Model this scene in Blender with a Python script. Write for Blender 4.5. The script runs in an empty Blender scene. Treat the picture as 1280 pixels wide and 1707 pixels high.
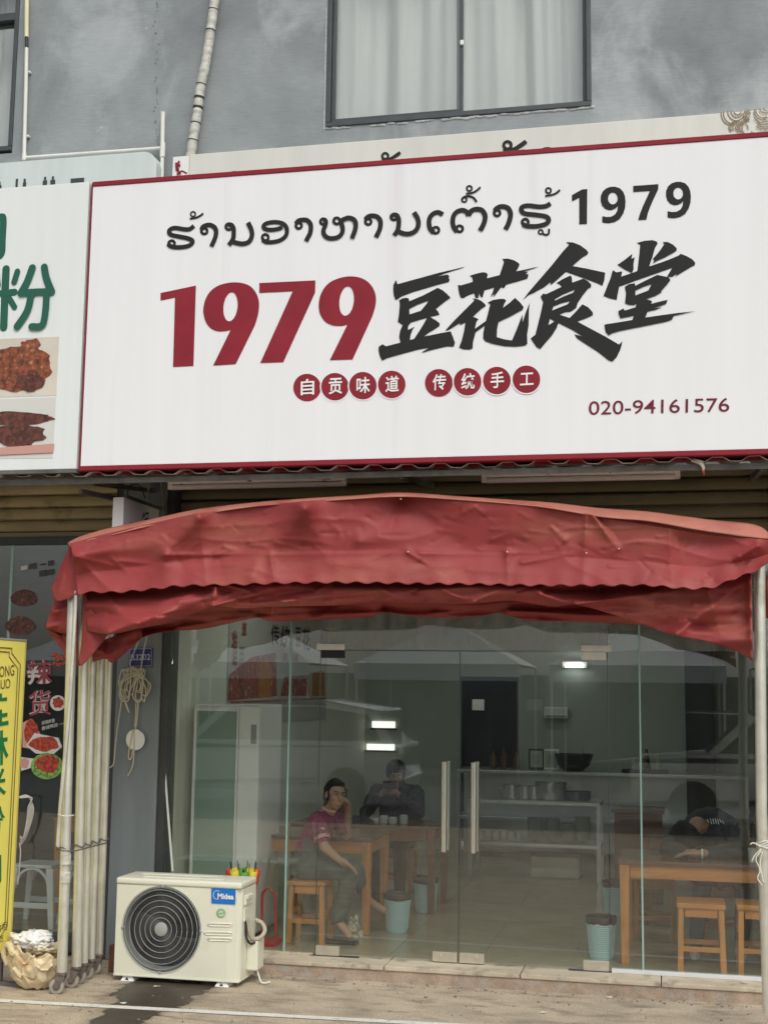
import bpy, bmesh, math, random
from mathutils import Vector, Matrix, noise
from mathutils.geometry import tessellate_polygon
random.seed(7)
SC = bpy.context.scene
COL = SC.collection
R = math.radians

# ------------------------------------------------------------------ camera, world, sun, exposure
F_PX, IW, IH = 2200.0, 1280.0, 1707.0
CAM = Vector((1.400, -8.735, 1.830))
yaw, pitch, roll = R(-12.47), R(7.78), R(0.77)
FW = Vector((math.sin(yaw)*math.cos(pitch), math.cos(yaw)*math.cos(pitch), math.sin(pitch)))
RT0 = Vector((math.cos(yaw), -math.sin(yaw), 0)); UP0 = RT0.cross(FW)
RT = math.cos(roll)*RT0 + math.sin(roll)*UP0
UP = -math.sin(roll)*RT0 + math.cos(roll)*UP0
cd = bpy.data.cameras.new('camera'); cam = bpy.data.objects.new('camera', cd); COL.objects.link(cam)
cd.sensor_fit = 'VERTICAL'; cd.sensor_height = 36.0; cd.lens = 36.0*F_PX/IH
cd.clip_start = 0.05; cd.clip_end = 2000
m3 = Matrix((RT, UP, -FW)).transposed()
cam.matrix_world = Matrix.Translation(CAM) @ m3.to_4x4()
SC.camera = cam

SUN_EL, SUN_AZ = R(50), R(150)     # azimuth clockwise from +Y: the sun stands behind the camera, a little to the right
w = bpy.data.worlds.new('World'); SC.world = w; w.use_nodes = True
nt = w.node_tree; nt.nodes.clear()
sky = nt.nodes.new('ShaderNodeTexSky'); sky.sky_type = 'NISHITA'; sky.sun_disc = False
sky.sun_elevation = SUN_EL; sky.sun_rotation = SUN_AZ; sky.air_density = 1.0; sky.dust_density = 4.0; sky.ozone_density = 1.0
hs = nt.nodes.new('ShaderNodeHueSaturation'); hs.inputs['Saturation'].default_value = 0.34
bg = nt.nodes.new('ShaderNodeBackground'); bg.inputs['Strength'].default_value = 0.15
wo = nt.nodes.new('ShaderNodeOutputWorld')
nt.links.new(sky.outputs[0], hs.inputs['Color']); nt.links.new(hs.outputs[0], bg.inputs[0]); nt.links.new(bg.outputs[0], wo.inputs[0])
sd = bpy.data.lights.new('sun', 'SUN'); sd.energy = 1.0; sd.angle = R(30); sd.color = (1.0, .985, .955)
sun = bpy.data.objects.new('sun', sd); COL.objects.link(sun)
sdir = Vector((math.sin(SUN_AZ)*math.cos(SUN_EL), math.cos(SUN_AZ)*math.cos(SUN_EL), math.sin(SUN_EL)))
sun.rotation_euler = sdir.to_track_quat('Z', 'Y').to_euler(); sun.location = (0, -10, 12)
vs = SC.view_settings; vs.view_transform = 'Standard'; vs.look = 'None'; vs.gamma = 1.0; vs.use_curve_mapping = False
vs.exposure = 0.07
SC.render.engine = 'CYCLES'
cy = SC.cycles; cy.use_denoising = True; cy.max_bounces = 10; cy.transparent_max_bounces = 24; cy.diffuse_bounces = 5; cy.glossy_bounces = 4
cy.sample_clamp_indirect = 6.0
try: cy.denoiser = 'OPENIMAGEDENOISE'
except Exception: pass

# ------------------------------------------------------------------ pixel -> place helpers (photograph pixels)
def ray(x, y): return FW + RT*((x-IW/2)/F_PX) - UP*((y-IH/2)/F_PX)
def P(x, y, Y): d = ray(x, y); return CAM + d*((Y-CAM.y)/d.y)
def G(x, y, Z): d = ray(x, y); return CAM + d*((Z-CAM.z)/d.z)
def PL(x, y, p0, n): d = ray(x, y); return CAM + d*((p0-CAM).dot(n)/d.dot(n))
V = Vector
def spline(pts, n=6):
    pts = [V(p) for p in pts]; out = []
    for i in range(len(pts)-1):
        p0 = pts[max(i-1, 0)]; p1 = pts[i]; p2 = pts[i+1]; p3 = pts[min(i+2, len(pts)-1)]
        for k in range(n):
            t = k/n
            out.append(.5*((2*p1)+(p2-p0)*t+(2*p0-5*p1+4*p2-p3)*t*t+(3*p1-p0-3*p2+p3)*t**3))
    out.append(pts[-1]); return out
def poly_at(pts, t):
    """point at fraction t (by x/length) of a polyline"""
    L = [0]
    for a, b in zip(pts, pts[1:]): L.append(L[-1]+(V(b)-V(a)).length)
    s = t*L[-1]
    for i in range(len(pts)-1):
        if s <= L[i+1] or i == len(pts)-2:
            k = (s-L[i])/max(1e-9, L[i+1]-L[i]); return V(pts[i]).lerp(V(pts[i+1]), k)

# ------------------------------------------------------------------ materials
MATS = {}
def mat(name, col=(.5, .5, .5), rough=.6, metal=0., var=.0, scale=6., stretch=(1, 1, 1), bump=0., bscale=40., col2=None, cut=(.35, .7),
        detail=5., spec=.5, alpha=1., emit=0., coat=0., fine=0., col3=None, cut3=(.6, .75), scale3=2., stretch3=(1, 1, 1), rough2=None, finest=(1, 1, 1), col4=None, cut4=(.70, .74), scale4=6., distort=0.):
    if name in MATS: return MATS[name]
    m = bpy.data.materials.new(name); MATS[name] = m; m.use_nodes = True
    n = m.node_tree.nodes; l = m.node_tree.links; b = n['Principled BSDF']
    b.inputs['Base Color'].default_value = (*col, 1); b.inputs['Roughness'].default_value = rough
    b.inputs['Metallic'].default_value = metal; b.inputs['Specular IOR Level'].default_value = spec
    b.inputs['Coat Weight'].default_value = coat
    if emit: b.inputs['Emission Color'].default_value = (*col, 1); b.inputs['Emission Strength'].default_value = emit
    geo = n.new('ShaderNodeNewGeometry')
    def tex(sc, st, det=detail, rough_=.6):
        mp = n.new('ShaderNodeMapping'); mp.inputs['Scale'].default_value = st
        l.new(geo.outputs['Position'], mp.inputs[0])
        t = n.new('ShaderNodeTexNoise'); t.inputs['Scale'].default_value = sc; t.inputs['Detail'].default_value = det; t.inputs['Roughness'].default_value = rough_; t.inputs['Distortion'].default_value = distort
        l.new(mp.outputs[0], t.inputs['Vector']); return t
    def ramp(t, a, c):
        r = n.new('ShaderNodeMapRange'); r.inputs['From Min'].default_value = a; r.inputs['From Max'].default_value = c
        l.new(t.outputs['Fac'], r.inputs['Value']); return r
    last = None
    if var or col2:
        t = tex(scale, stretch); r = ramp(t, *cut)
        mx = n.new('ShaderNodeMix'); mx.data_type = 'RGBA'
        ca = tuple(min(1, c*(1+var)) for c in col); cb = col2 if col2 else tuple(c*(1-var) for c in col)
        mx.inputs[6].default_value = (*ca, 1); mx.inputs[7].default_value = (*cb, 1)
        l.new(r.outputs[0], mx.inputs[0]); last = mx.outputs[2]
        if rough2 is not None:
            rr = n.new('ShaderNodeMapRange'); rr.inputs['To Min'].default_value = rough; rr.inputs['To Max'].default_value = rough2
            l.new(r.outputs[0], rr.inputs['Value']); l.new(rr.outputs[0], b.inputs['Roughness'])
    if col3:
        t = tex(scale3, stretch3); r = ramp(t, *cut3)
        mx = n.new('ShaderNodeMix'); mx.data_type = 'RGBA'
        if last: l.new(last, mx.inputs[6])
        else: mx.inputs[6].default_value = (*col, 1)
        mx.inputs[7].default_value = (*col3, 1); l.new(r.outputs[0], mx.inputs[0]); last = mx.outputs[2]
    if col4:
        t = tex(scale4, (1, 1, 1), 6, .75); r = ramp(t, *cut4)
        mx = n.new('ShaderNodeMix'); mx.data_type = 'RGBA'; l.new(last, mx.inputs[6]); mx.inputs[7].default_value = (*col4, 1); l.new(r.outputs[0], mx.inputs[0]); last = mx.outputs[2]
    if fine:
        t = tex(90, finest, 3); mr = n.new('ShaderNodeMapRange'); mr.inputs['To Min'].default_value = 1-fine; mr.inputs['To Max'].default_value = 1+fine
        mr.inputs['From Min'].default_value = .3; mr.inputs['From Max'].default_value = .7; l.new(t.outputs['Fac'], mr.inputs['Value'])
        mx = n.new('ShaderNodeMix'); mx.data_type = 'RGBA'; mx.blend_type = 'MULTIPLY'; mx.inputs[0].default_value = 1
        if last: l.new(last, mx.inputs[6])
        else: mx.inputs[6].default_value = (*col, 1)
        l.new(mr.outputs[0], mx.inputs[7]); last = mx.outputs[2]
    if last: l.new(last, b.inputs['Base Color'])
    if bump:
        t = tex(bscale, (1, 1, 1)); bp = n.new('ShaderNodeBump'); bp.inputs['Strength'].default_value = bump; bp.inputs['Distance'].default_value = .02
        l.new(t.outputs['Fac'], bp.inputs['Height']); l.new(bp.outputs[0], b.inputs['Normal'])
    return m
def glass(name, tint=(.93, .97, .95), dirt=.03, refl=1.0, dcol=(.55, .58, .55), rough=.0):
    m = bpy.data.materials.new(name); MATS[name] = m; m.use_nodes = True
    n = m.node_tree.nodes; l = m.node_tree.links; n.clear()
    out = n.new('ShaderNodeOutputMaterial'); tr = n.new('ShaderNodeBsdfTransparent'); tr.inputs[0].default_value = (*tint, 1)
    gl = n.new('ShaderNodeBsdfGlossy'); gl.inputs['Roughness'].default_value = rough; gl.inputs[0].default_value = (refl, refl, refl, 1)
    # Schlick reflectance of a thin sheet, the same from either side
    gg = n.new('ShaderNodeNewGeometry'); dt = n.new('ShaderNodeVectorMath'); dt.operation = 'DOT_PRODUCT'
    l.new(gg.outputs['Incoming'], dt.inputs[0]); l.new(gg.outputs['Normal'], dt.inputs[1])
    def mth(op, a, b=None):
        k = n.new('ShaderNodeMath'); k.operation = op
        for i, q in enumerate((a, b)):
            if q is None: continue
            if isinstance(q, (int, float)): k.inputs[i].default_value = q
            else: l.new(q, k.inputs[i])
        return k.outputs[0]
    fr = mth('ADD', mth('MULTIPLY', mth('POWER', mth('SUBTRACT', 1.0, mth('ABSOLUTE', dt.outputs['Value'])), 5.0), .96), .072)
    mx = n.new('ShaderNodeMixShader'); l.new(fr, mx.inputs[0]); l.new(tr.outputs[0], mx.inputs[1]); l.new(gl.outputs[0], mx.inputs[2])
    df = n.new('ShaderNodeBsdfDiffuse'); df.inputs[0].default_value = (*dcol, 1)
    geo = n.new('ShaderNodeNewGeometry'); mp = n.new('ShaderNodeMapping'); mp.inputs['Scale'].default_value = (5, 5, .8); l.new(geo.outputs['Position'], mp.inputs[0])
    t = n.new('ShaderNodeTexNoise'); t.inputs['Scale'].default_value = 2.2; t.inputs['Detail'].default_value = 6; l.new(mp.outputs[0], t.inputs['Vector'])
    mr = n.new('ShaderNodeMapRange'); mr.inputs['From Min'].default_value = .35; mr.inputs['From Max'].default_value = .75
    mr.inputs['To Min'].default_value = dirt*.4; mr.inputs['To Max'].default_value = dirt*1.6; l.new(t.outputs['Fac'], mr.inputs['Value'])
    m2 = n.new('ShaderNodeMixShader'); l.new(mr.outputs[0], m2.inputs[0]); l.new(mx.outputs[0], m2.inputs[1]); l.new(df.outputs[0], m2.inputs[2])
    l.new(m2.outputs[0], out.inputs[0]); return m
def lin(r, g, b): return tuple(((c/255)/12.92 if c/255 <= .04045 else ((c/255+.055)/1.055)**2.4) for c in (r, g, b))

mat('plaster', (.30, .33, .335), .66, col2=(.175, .195, .20), var=.0, scale=.9, cut=(.36, .64), bump=.10, bscale=10, col3=(.40, .435, .44), cut3=(.50, .66), scale3=1.3, stretch3=(1, 1, .7), fine=.07, finest=(.10, .3, 1), col4=(.58, .60, .60), cut4=(.67, .74), scale4=2.4, distort=.45, detail=9)
mat('signwhite', (.785, .80, .805), .5, var=.025, scale=1.5, stretch=(4, 4, .1), cut=(.3, .7), detail=4, spec=.25, col3=(.73, .715, .74), cut3=(.60, .82), scale3=2.4, stretch3=(3, 3, .12))
mat('signpale', (.72, .76, .745), .5, var=.03, scale=1.5, stretch=(5, 5, .12), detail=3, spec=.25)
mat('oldpale', (.60, .67, .64), .5, var=.05, scale=1.5, stretch=(4, 4, .3))
mat('oldbeige', (.66, .66, .59), .5, var=.05, scale=2, stretch=(3, 3, .5))
mat('signred', (.245, .021, .034), .6, var=.1, scale=4, spec=.2)
mat('signblack', (.020, .021, .021), .6, var=.08, scale=5, spec=.2)
mat('signgreen', (.025, .115, .08), .6, spec=.2)
mat('darkgap', (.03, .028, .025), .7)
mat('phonered', (.16, .022, .037), .6, spec=.2)
mat('frame', (.052, .062, .065), .42, var=.15, scale=9)
mat('curtain', (.60, .61, .58), .85, var=.05, scale=3, stretch=(6, 6, .3))
mat('darkroom', (.05, .055, .055), .9)
mat('pvc', (.72, .72, .66), .35, var=.06, scale=5)
mat('pvcold', (.70, .66, .42), .4, var=.06, scale=5)
mat('tape', (.02, .02, .02), .5)
mat('wrap', (.52, .51, .45), .45, var=.25, scale=14, stretch=(1, 1, 3), bump=.3, bscale=30)
mat('tin', (.36, .35, .32), .5, metal=.6, var=.3, scale=8, col3=(.15, .10, .06), cut3=(.55, .7), scale3=5)
mat('iron', (.13, .12, .11), .6, metal=.3, var=.3, scale=9)
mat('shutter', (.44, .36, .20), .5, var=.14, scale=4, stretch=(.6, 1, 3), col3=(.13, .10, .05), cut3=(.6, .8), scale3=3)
mat('shuttershaded', (.19, .155, .085), .55, var=.14, scale=4, stretch=(.6, 1, 3))  # shutter tan darkened; shade under the eave partly put into the colour
mat('battenwhite', (.88, .875, .81), .45, var=.06, scale=7, col3=(.16, .13, .09), cut3=(.6, .68), scale3=16)
mat('tube', (.80, .80, .76), .25)
mat('red', (.27, .043, .042), .56, var=.16, scale=1.8, cut=(.32, .70), col3=(.35, .11, .075), cut3=(.50, .78), scale3=1.9, stretch3=(.6, .6, 2.2), bump=.05, bscale=24, detail=7, spec=.3, fine=.06, finest=(1.5, 1.5, .5))
mat('redpale', (.43, .165, .12), .6, var=.12, scale=3, col3=(.32, .06, .055), cut3=(.5, .75), scale3=4, spec=.25)
mat('galv', (.70, .69, .60), .33, metal=.6, var=.12, scale=9, stretch=(1, 1, .6), col3=(.36, .37, .24), cut3=(.58, .8), scale3=3, bump=.08)
mat('caster', (.17, .14, .12), .6, metal=.3, var=.3, scale=30)
mat('tyre', (.30, .27, .23), .7, var=.2, scale=25)
mat('string', (.66, .64, .56), .8)
mat('twine', (.56, .50, .36), .8)
mat('concrete', (.43, .36, .262), .88, var=.2, scale=2.6, cut=(.34, .68), col3=(.23, .185, .138), cut3=(.50, .70), scale3=3.4, stretch3=(1, 2.6, 1), bump=.5, bscale=55, fine=.30, detail=11, col4=(.17, .135, .105), cut4=(.63, .74), scale4=6., distort=.4)
mat('stone', (.50, .43, .32), .7, var=.16, scale=4, bump=.25, bscale=35, fine=.12, col3=(.21, .17, .13), cut3=(.55, .72), scale3=7)
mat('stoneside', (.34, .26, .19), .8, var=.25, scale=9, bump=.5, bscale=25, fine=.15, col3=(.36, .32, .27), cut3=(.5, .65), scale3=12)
mat('wet', (.06, .047, .034), .5, var=.35, scale=5, fine=.12, bump=.08, bscale=40)
mat('linepaint', (.66, .64, .58), .7, var=.12, scale=6, fine=.15, col3=(.36, .33, .29), cut3=(.60, .72), scale3=9)
mat('column', (.17, .195, .205), .35, var=.12, scale=2, stretch=(3, 3, .5), col3=(.20, .22, .225), cut3=(.55, .8), scale3=2)
mat('post', (.045, .048, .046), .4, var=.15, scale=5)
mat('steel', (.80, .80, .77), .22, metal=1.)
mat('brass', (.66, .62, .52), .34, metal=.8, var=.08, scale=14)
mat('black', (.012, .012, .013), .5)
mat('glassedge', (.30, .46, .41), .2, spec=.6)
glass('shopglass', (.93, .955, .94), .009)
glass('transomglass', (.80, .84, .82), .26, dcol=(.50, .50, .48))
glass('winglass', (.95, .965, .96), .01)
mat('acwhite', (.70, .695, .56), .38, var=.03, scale=4, col3=(.60, .58, .44), cut3=(.62, .8), scale3=3)
mat('acgrey', (.33, .34, .32), .5)
mat('acgrille', (.085, .088, .085), .5)
mat('acdark', (.018, .019, .02), .6)
mat('blue', (.006, .16, .52), .35)
mat('white', (.80, .80, .78), .5)
mat('greenbadge', (.22, .42, .22), .4)
mat('insul', (.42, .37, .28), .8, var=.2, scale=30, bump=.3)
mat('rubber', (.02, .02, .02), .7)
mat('yellow', (.88, .79, .17), .5, var=.03, scale=3, spec=.2)
mat('yellowedge', (.50, .42, .12), .5)
mat('brown', (.12, .07, .03), .6)
mat('green', (.012, .20, .06), .5)
mat('bag', (.66, .55, .36), .5, var=.12, scale=6, col3=(.50, .29, .10), cut3=(.56, .76), scale3=5, bump=.25, bscale=30, spec=.5)
mat('baglight', (.62, .58, .50), .6, var=.2, scale=9)
mat('rust', (.13, .05, .035), .7, var=.3, scale=15)
mat('plaque', (.018, .022, .16), .35)
mat('plaquetext', (.50, .52, .58), .5)
mat('plastic_white', (.62, .64, .63), .45)
mat('wood', (.46, .19, .05), .42, var=.2, scale=3, stretch=(1.2, 9, 9), detail=6)
mat('woodv', (.48, .205, .055), .42, var=.2, scale=3, stretch=(9, 9, 1.2), detail=6)
mat('woodred', (.20, .07, .028), .4, var=.2, scale=3, stretch=(3, 3, 1.2))
mat('woodtop', (.13, .062, .035), .22, var=.2, scale=3, stretch=(1, 8, 8))
mat('mint', (.47, .68, .68), .45)
mat('mintshaded', (.13, .25, .25), .6)  # darker mint puts shade between the basket ribs so they stand out
mat('binbag', (.014, .014, .015), .35)
mat('shopfloor', (.33, .285, .185), .2, var=.08, scale=1.2, fine=.03)
mat('grout', (.14, .13, .10), .7)
mat('wallgreen', (.46, .495, .44), .75, var=.08, scale=1.3)
mat('wallpale', (.66, .67, .58), .7, var=.05, scale=1.2)
mat('ceil', (.40, .42, .40), .85)
mat('darkpanel', (.018, .022, .026), .35)
mat('stainless', (.52, .53, .51), .3, metal=.8, var=.08, scale=6)
mat('potdark', (.09, .10, .10), .3, metal=.7)
mat('bowl', (.42, .43, .38), .4)
mat('bowlgreen', (.40, .46, .34), .4)
mat('fridge', (.84, .845, .80), .4)
mat('fridgeglass', (.30, .40, .33), .08, spec=.7)
mat('skin', (.40, .235, .155), .5, var=.06, scale=12)
mat('skin2', (.27, .15, .095), .5)
mat('hair', (.008, .007, .006), .75, spec=.15)
mat('magenta', (.19, .022, .068), .8, var=.5, scale=45, cut=(.45, .6))
mat('greypant', (.07, .08, .066), .8, var=.2, scale=8)
mat('navy', (.009, .010, .014), .8, var=.2, scale=8)
mat('jean', (.05, .075, .13), .8)
mat('pink', (.55, .30, .25), .6)
mat('posterbase', (.46, .44, .40), .55, var=.05, scale=3)
mat('posterred', (.27, .06, .05), .55, var=.35, scale=14, col3=(.50, .35, .24), cut3=(.55, .65), scale3=22)
mat('posterorange', (.40, .15, .04), .55, var=.3, scale=16)
mat('meat', (.20, .055, .022), .5, var=.55, scale=26, cut=(.38, .62), col3=(.50, .23, .11), cut3=(.58, .7), scale3=34, detail=8)
mat('meatdark', (.10, .03, .02), .5, var=.5, scale=30, cut=(.38, .62), col3=(.34, .16, .09), cut3=(.6, .7), scale3=38, detail=8)
mat('cream', (.62, .57, .48), .5, var=.08, scale=4)
mat('wine', (.28, .035, .06), .5)
mat('outline', (.55, .48, .46), .5)
mat('salad', (.16, .32, .07), .5, var=.5, scale=45, cut=(.4, .6))
mat('chili', (.36, .045, .02), .4, var=.5, scale=50, cut=(.4, .6), col3=(.50, .20, .05), cut3=(.62, .7), scale3=60)
mat('cloudline', (.24, .17, .09), .5)
mat('cloudfill', (.70, .60, .50), .5)
mat('umbyellow', (.62, .50, .03), .6)
mat('umbred', (.50, .04, .035), .6)
mat('umbgreen', (.10, .30, .04), .6)
mat('redplastic', (.55, .022, .035), .3)
mat('cardboard', (.16, .09, .05), .7)
mat('paper', (.62, .62, .58), .7)
mat('lampglow', (.95, 1.0, .97), .5, emit=7.0)
mat('slotglow', (1.0, 1.0, .93), .5, emit=1.2)
mat('newsprint', (.42, .36, .27), .7, var=.4, scale=40, cut=(.45, .55))
mat('carwhite', (.72, .72, .71), .2, coat=.5)
mat('carglass', (.02, .025, .03), .08)
mat('farwall', (.42, .41, .39), .8, var=.1, scale=.5)
mat('canvas', (.74, .74, .72), .8)
mat('tileback', (.33, .36, .34), .35, var=.03, scale=2)

# ------------------------------------------------------------------ mesh builder
class MB:
    def __init__(s): s.v = []; s.f = []
    def add(s, vs, fs):
        o = len(s.v); s.v += [V(p) for p in vs]; s.f += [tuple(i+o for i in f) for f in fs]; return s
    def box(s, x0, y0, z0, x1, y1, z1):
        x0, x1 = sorted((x0, x1)); y0, y1 = sorted((y0, y1)); z0, z1 = sorted((z0, z1))
        return s.add([(x0, y0, z0), (x1, y0, z0), (x1, y1, z0), (x0, y1, z0), (x0, y0, z1), (x1, y0, z1), (x1, y1, z1), (x0, y1, z1)],
                     [(0, 3, 2, 1), (4, 5, 6, 7), (0, 1, 5, 4), (1, 2, 6, 5), (2, 3, 7, 6), (3, 0, 4, 7)])
    def hexa(s, a):      # 8 corners: bottom 4, top 4
        return s.add(a, [(0, 3, 2, 1), (4, 5, 6, 7), (0, 1, 5, 4), (1, 2, 6, 5), (2, 3, 7, 6), (3, 0, 4, 7)])
    def bar(s, a, b, wx, wy, up=(0, 0, 1)):
        a, b = V(a), V(b); d = (b-a).normalized(); u = V(up)
        if abs(d.dot(u)) > .98: u = V((0, 1, 0))
        x = d.cross(u).normalized(); y = x.cross(d)
        c = [(-1, -1), (1, -1), (1, 1), (-1, 1)]
        return s.hexa([a+x*i*wx/2+y*j*wy/2 for i, j in c]+[b+x*i*wx/2+y*j*wy/2 for i, j in c])
    def tube(s, pts, r, n=8, caps=True):
        pts = [V(p) for p in pts]; rs = r if isinstance(r, (list, tuple)) else [r]*len(pts)
        d0 = (pts[1]-pts[0]).normalized(); u = V((0, 0, 1)) if abs(d0.z) < .9 else V((1, 0, 0))
        x = d0.cross(u).normalized(); vs = []; fs = []
        for i, p in enumerate(pts):
            d = (pts[min(i+1, len(pts)-1)]-pts[max(i-1, 0)]).normalized()
            x = (x-d*x.dot(d)).normalized(); y = d.cross(x)
            for k in range(n):
                a = 2*math.pi*k/n; vs.append(p+(x*math.cos(a)+y*math.sin(a))*rs[i])
        for i in range(len(pts)-1):
            for k in range(n):
                a = i*n+k; b = i*n+(k+1) % n; fs.append((a, b, b+n, a+n))
        if caps: fs.append(tuple(range(n))[::-1]); fs.append(tuple(range((len(pts)-1)*n, len(pts)*n)))
        return s.add(vs, fs)
    def cyl(s, a, b, r0, r1=None, n=16): return s.tube([a, b], [r0, r0 if r1 is None else r1], n)
    def lathe(s, prof, c=(0, 0, 0), n=24, axis='z'):
        c = V(c); vs = []; fs = []
        for r, z in prof:
            for k in range(n):
                a = 2*math.pi*k/n
                q = V((r*math.cos(a), r*math.sin(a), z)) if axis == 'z' else V((r*math.cos(a), z, r*math.sin(a)))
                vs.append(c+q)
        for i in range(len(prof)-1):
            for k in range(n): a = i*n+k; b = i*n+(k+1) % n; fs.append((a, b, b+n, a+n))
        return s.add(vs, fs)
    def sphere(s, c, r, n=12, m=8):
        c = V(c); r = V(r) if not isinstance(r, (int, float)) else V((r, r, r)); prof = []
        vs = []; fs = []
        for i in range(m+1):
            t = math.pi*i/m
            for k in range(n):
                a = 2*math.pi*k/n; vs.append(c+V((r.x*math.sin(t)*math.cos(a), r.y*math.sin(t)*math.sin(a), r.z*math.cos(t))))
        for i in range(m):
            for k in range(n): a = i*n+k; b = i*n+(k+1) % n; fs.append((a, b, b+n, a+n))
        return s.add(vs, fs)
    def sheet(s, loops, off=None):
        """filled polygon with holes (3D loops, planar); off = thickness vector"""
        loops = [[V(p) for p in L] for L in loops]; vs = [p for L in loops for p in L]
        tri = tessellate_polygon(loops); k = len(vs)
        if off is None: return s.add(vs, [tuple(t) for t in tri])
        off = V(off); fs = [tuple(t) for t in tri]+[tuple(i+k for i in reversed(t)) for t in tri]; o = 0
        for L in loops:
            for i in range(len(L)): a = o+i; b = o+(i+1) % len(L); fs.append((a, b, b+k, a+k))
            o += len(L)
        return s.add(vs+[p+off for p in vs], fs)
    def ribbon(s, pts, wd, nrm, lift=.0008):
        """flat stroke of width wd (one or per point) on a plane with normal nrm; the end of the stroke lies a hair proud of its start"""
        pts = [V(p) for p in pts]; n = V(nrm).normalized(); ws = wd if isinstance(wd, (list, tuple)) else [wd]*len(pts)
        vs = []; fs = []
        for i, p in enumerate(pts):
            d = (pts[min(i+1, len(pts)-1)]-pts[max(i-1, 0)]).normalized(); q = n.cross(d).normalized()
            o = n*(lift*i/len(pts)); vs += [p+q*ws[i]/2+o, p-q*ws[i]/2+o]
        for i in range(len(pts)-1): fs.append((2*i, 2*i+1, 2*i+3, 2*i+2))
        return s.add(vs, fs)
    def grid(s, fn, nu, nv):
        vs = [fn(i/nu, j/nv) for j in range(nv+1) for i in range(nu+1)]; fs = []
        for j in range(nv):
            for i in range(nu): a = j*(nu+1)+i; fs.append((a, a+1, a+nu+2, a+nu+1))
        return s.add(vs, fs)
    def build(s, name, m, parent=None, bevel=0., smooth=False, seg=2, thick=0.):
        me = bpy.data.meshes.new(name)
        o0 = WLOC(parent)
        me.from_pydata([p-o0 for p in s.v], [], s.f)
        bm = bmesh.new(); bm.from_mesh(me)
        if bevel:
            bmesh.ops.bevel(bm, geom=list(bm.edges), offset=bevel, segments=seg, affect='EDGES', profile=.6, clamp_overlap=True)
        bmesh.ops.recalc_face_normals(bm, faces=bm.faces)
        bm.to_mesh(me); bm.free()
        me.materials.append(MATS[m] if isinstance(m, str) else m)
        if smooth: me.polygons.foreach_set('use_smooth', [True]*len(me.polygons))
        o = bpy.data.objects.new(name, me); COL.objects.link(o)
        if parent: o.parent = parent
        if smooth and bevel == 0 and smooth != 'all':
            me.set_sharp_from_angle(angle=R(38))
        if thick:
            md = o.modifiers.new('thickness', 'SOLIDIFY'); md.thickness = thick; md.offset = 0
        return o
def WLOC(p):
    l = V((0, 0, 0))
    while p: l = l+p.location; p = p.parent
    return l
def tag(o, label=None, cat=None, group=None, kind=None):
    if label: o['label'] = label
    if cat: o['category'] = cat
    if group: o['group'] = group
    if kind: o['kind'] = kind
    return o
def thing(name, loc, label, cat, group=None):
    e = bpy.data.objects.new(name, None); COL.objects.link(e); e.location = loc; e.empty_display_size = .1
    return tag(e, label, cat, group)
def copy_tree(o, parent=None):
    c = o.copy(); COL.objects.link(c); c.parent = parent
    for ch in list(o.children): copy_tree(ch, c)
    return c
def box(name, m, parent, a, b, bevel=0.): return MB().box(*a, *b).build(name, m, parent, bevel)

# ------------------------------------------------------------------ lettering
_txt = {}
def text_geo(body, bold=0.):
    key = (body, bold)
    if key in _txt: return _txt[key]
    c = bpy.data.curves.new('text', 'FONT'); c.body = body; c.size = 1; c.resolution_u = 5; c.offset = bold; c.align_x = 'LEFT'
    o = bpy.data.objects.new('text', c); COL.objects.link(o)
    dg = bpy.context.evaluated_depsgraph_get(); dg.update()
    me = o.evaluated_get(dg).to_mesh()
    vs = [V(v.co) for v in me.vertices]; fs = [tuple(p.vertices) for p in me.polygons]
    o.evaluated_get(dg).to_mesh_clear(); bpy.data.objects.remove(o); bpy.data.curves.remove(c)
    x0 = min(v.x for v in vs); x1 = max(v.x for v in vs); y0 = min(v.y for v in vs); y1 = max(v.y for v in vs)
    vs = [V(((v.x-x0)/(x1-x0), (v.y-y0)/(y1-y0), 0)) for v in vs]
    _txt[key] = (vs, fs); return _txt[key]
for s_, b_ in (('020-94161576', .003), ('B3202', .008), ('Midea', .03)): text_geo(s_, b_)
for ch in '自贡味道传统手工': text_geo(ch, .016)
for ch in '桂林米粉肉辣货统豆花烧': text_geo(ch, .02)
for s_ in ('HONG', 'HUO', '食柜', '吃', '川卤美味', '麻辣鲜香', '香辣鸭货 一口'): text_geo(s_, .0)

def lettering(name, body, bl, br, tl, Y, m, parent, bold=0., MBo=None, pix=None):
    """body fills the parallelogram given by three photograph pixels on the plane y = Y (or through pix)"""
    pf = pix or (lambda p: P(p[0], p[1], Y))
    o, a, b = pf(bl), pf(br), pf(tl); vs, fs = text_geo(body, bold)
    g = MBo or MB(); g.add([o+(a-o)*v.x+(b-o)*v.y for v in vs], fs)
    return g if MBo else g.build(name, m, parent)
NF = V((0, -1, 0))
def crop(ox, oy, sc): return lambda p: (ox+p[0]/sc, oy+p[1]/sc)
def ell(cx, cy, rx, ry, n=20, tilt=0.): return [(cx+rx*math.cos(2*math.pi*k/n)+tilt*math.sin(2*math.pi*k/n)*ry, cy+ry*math.sin(2*math.pi*k/n)) for k in range(n)]

# ================================================================== GROUND
tag(MB().box(-60, -60, -.3, 60, 8, 0).build('ground', 'concrete'), 'worn brown-grey concrete pavement in front of the shops', kind='structure')
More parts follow.
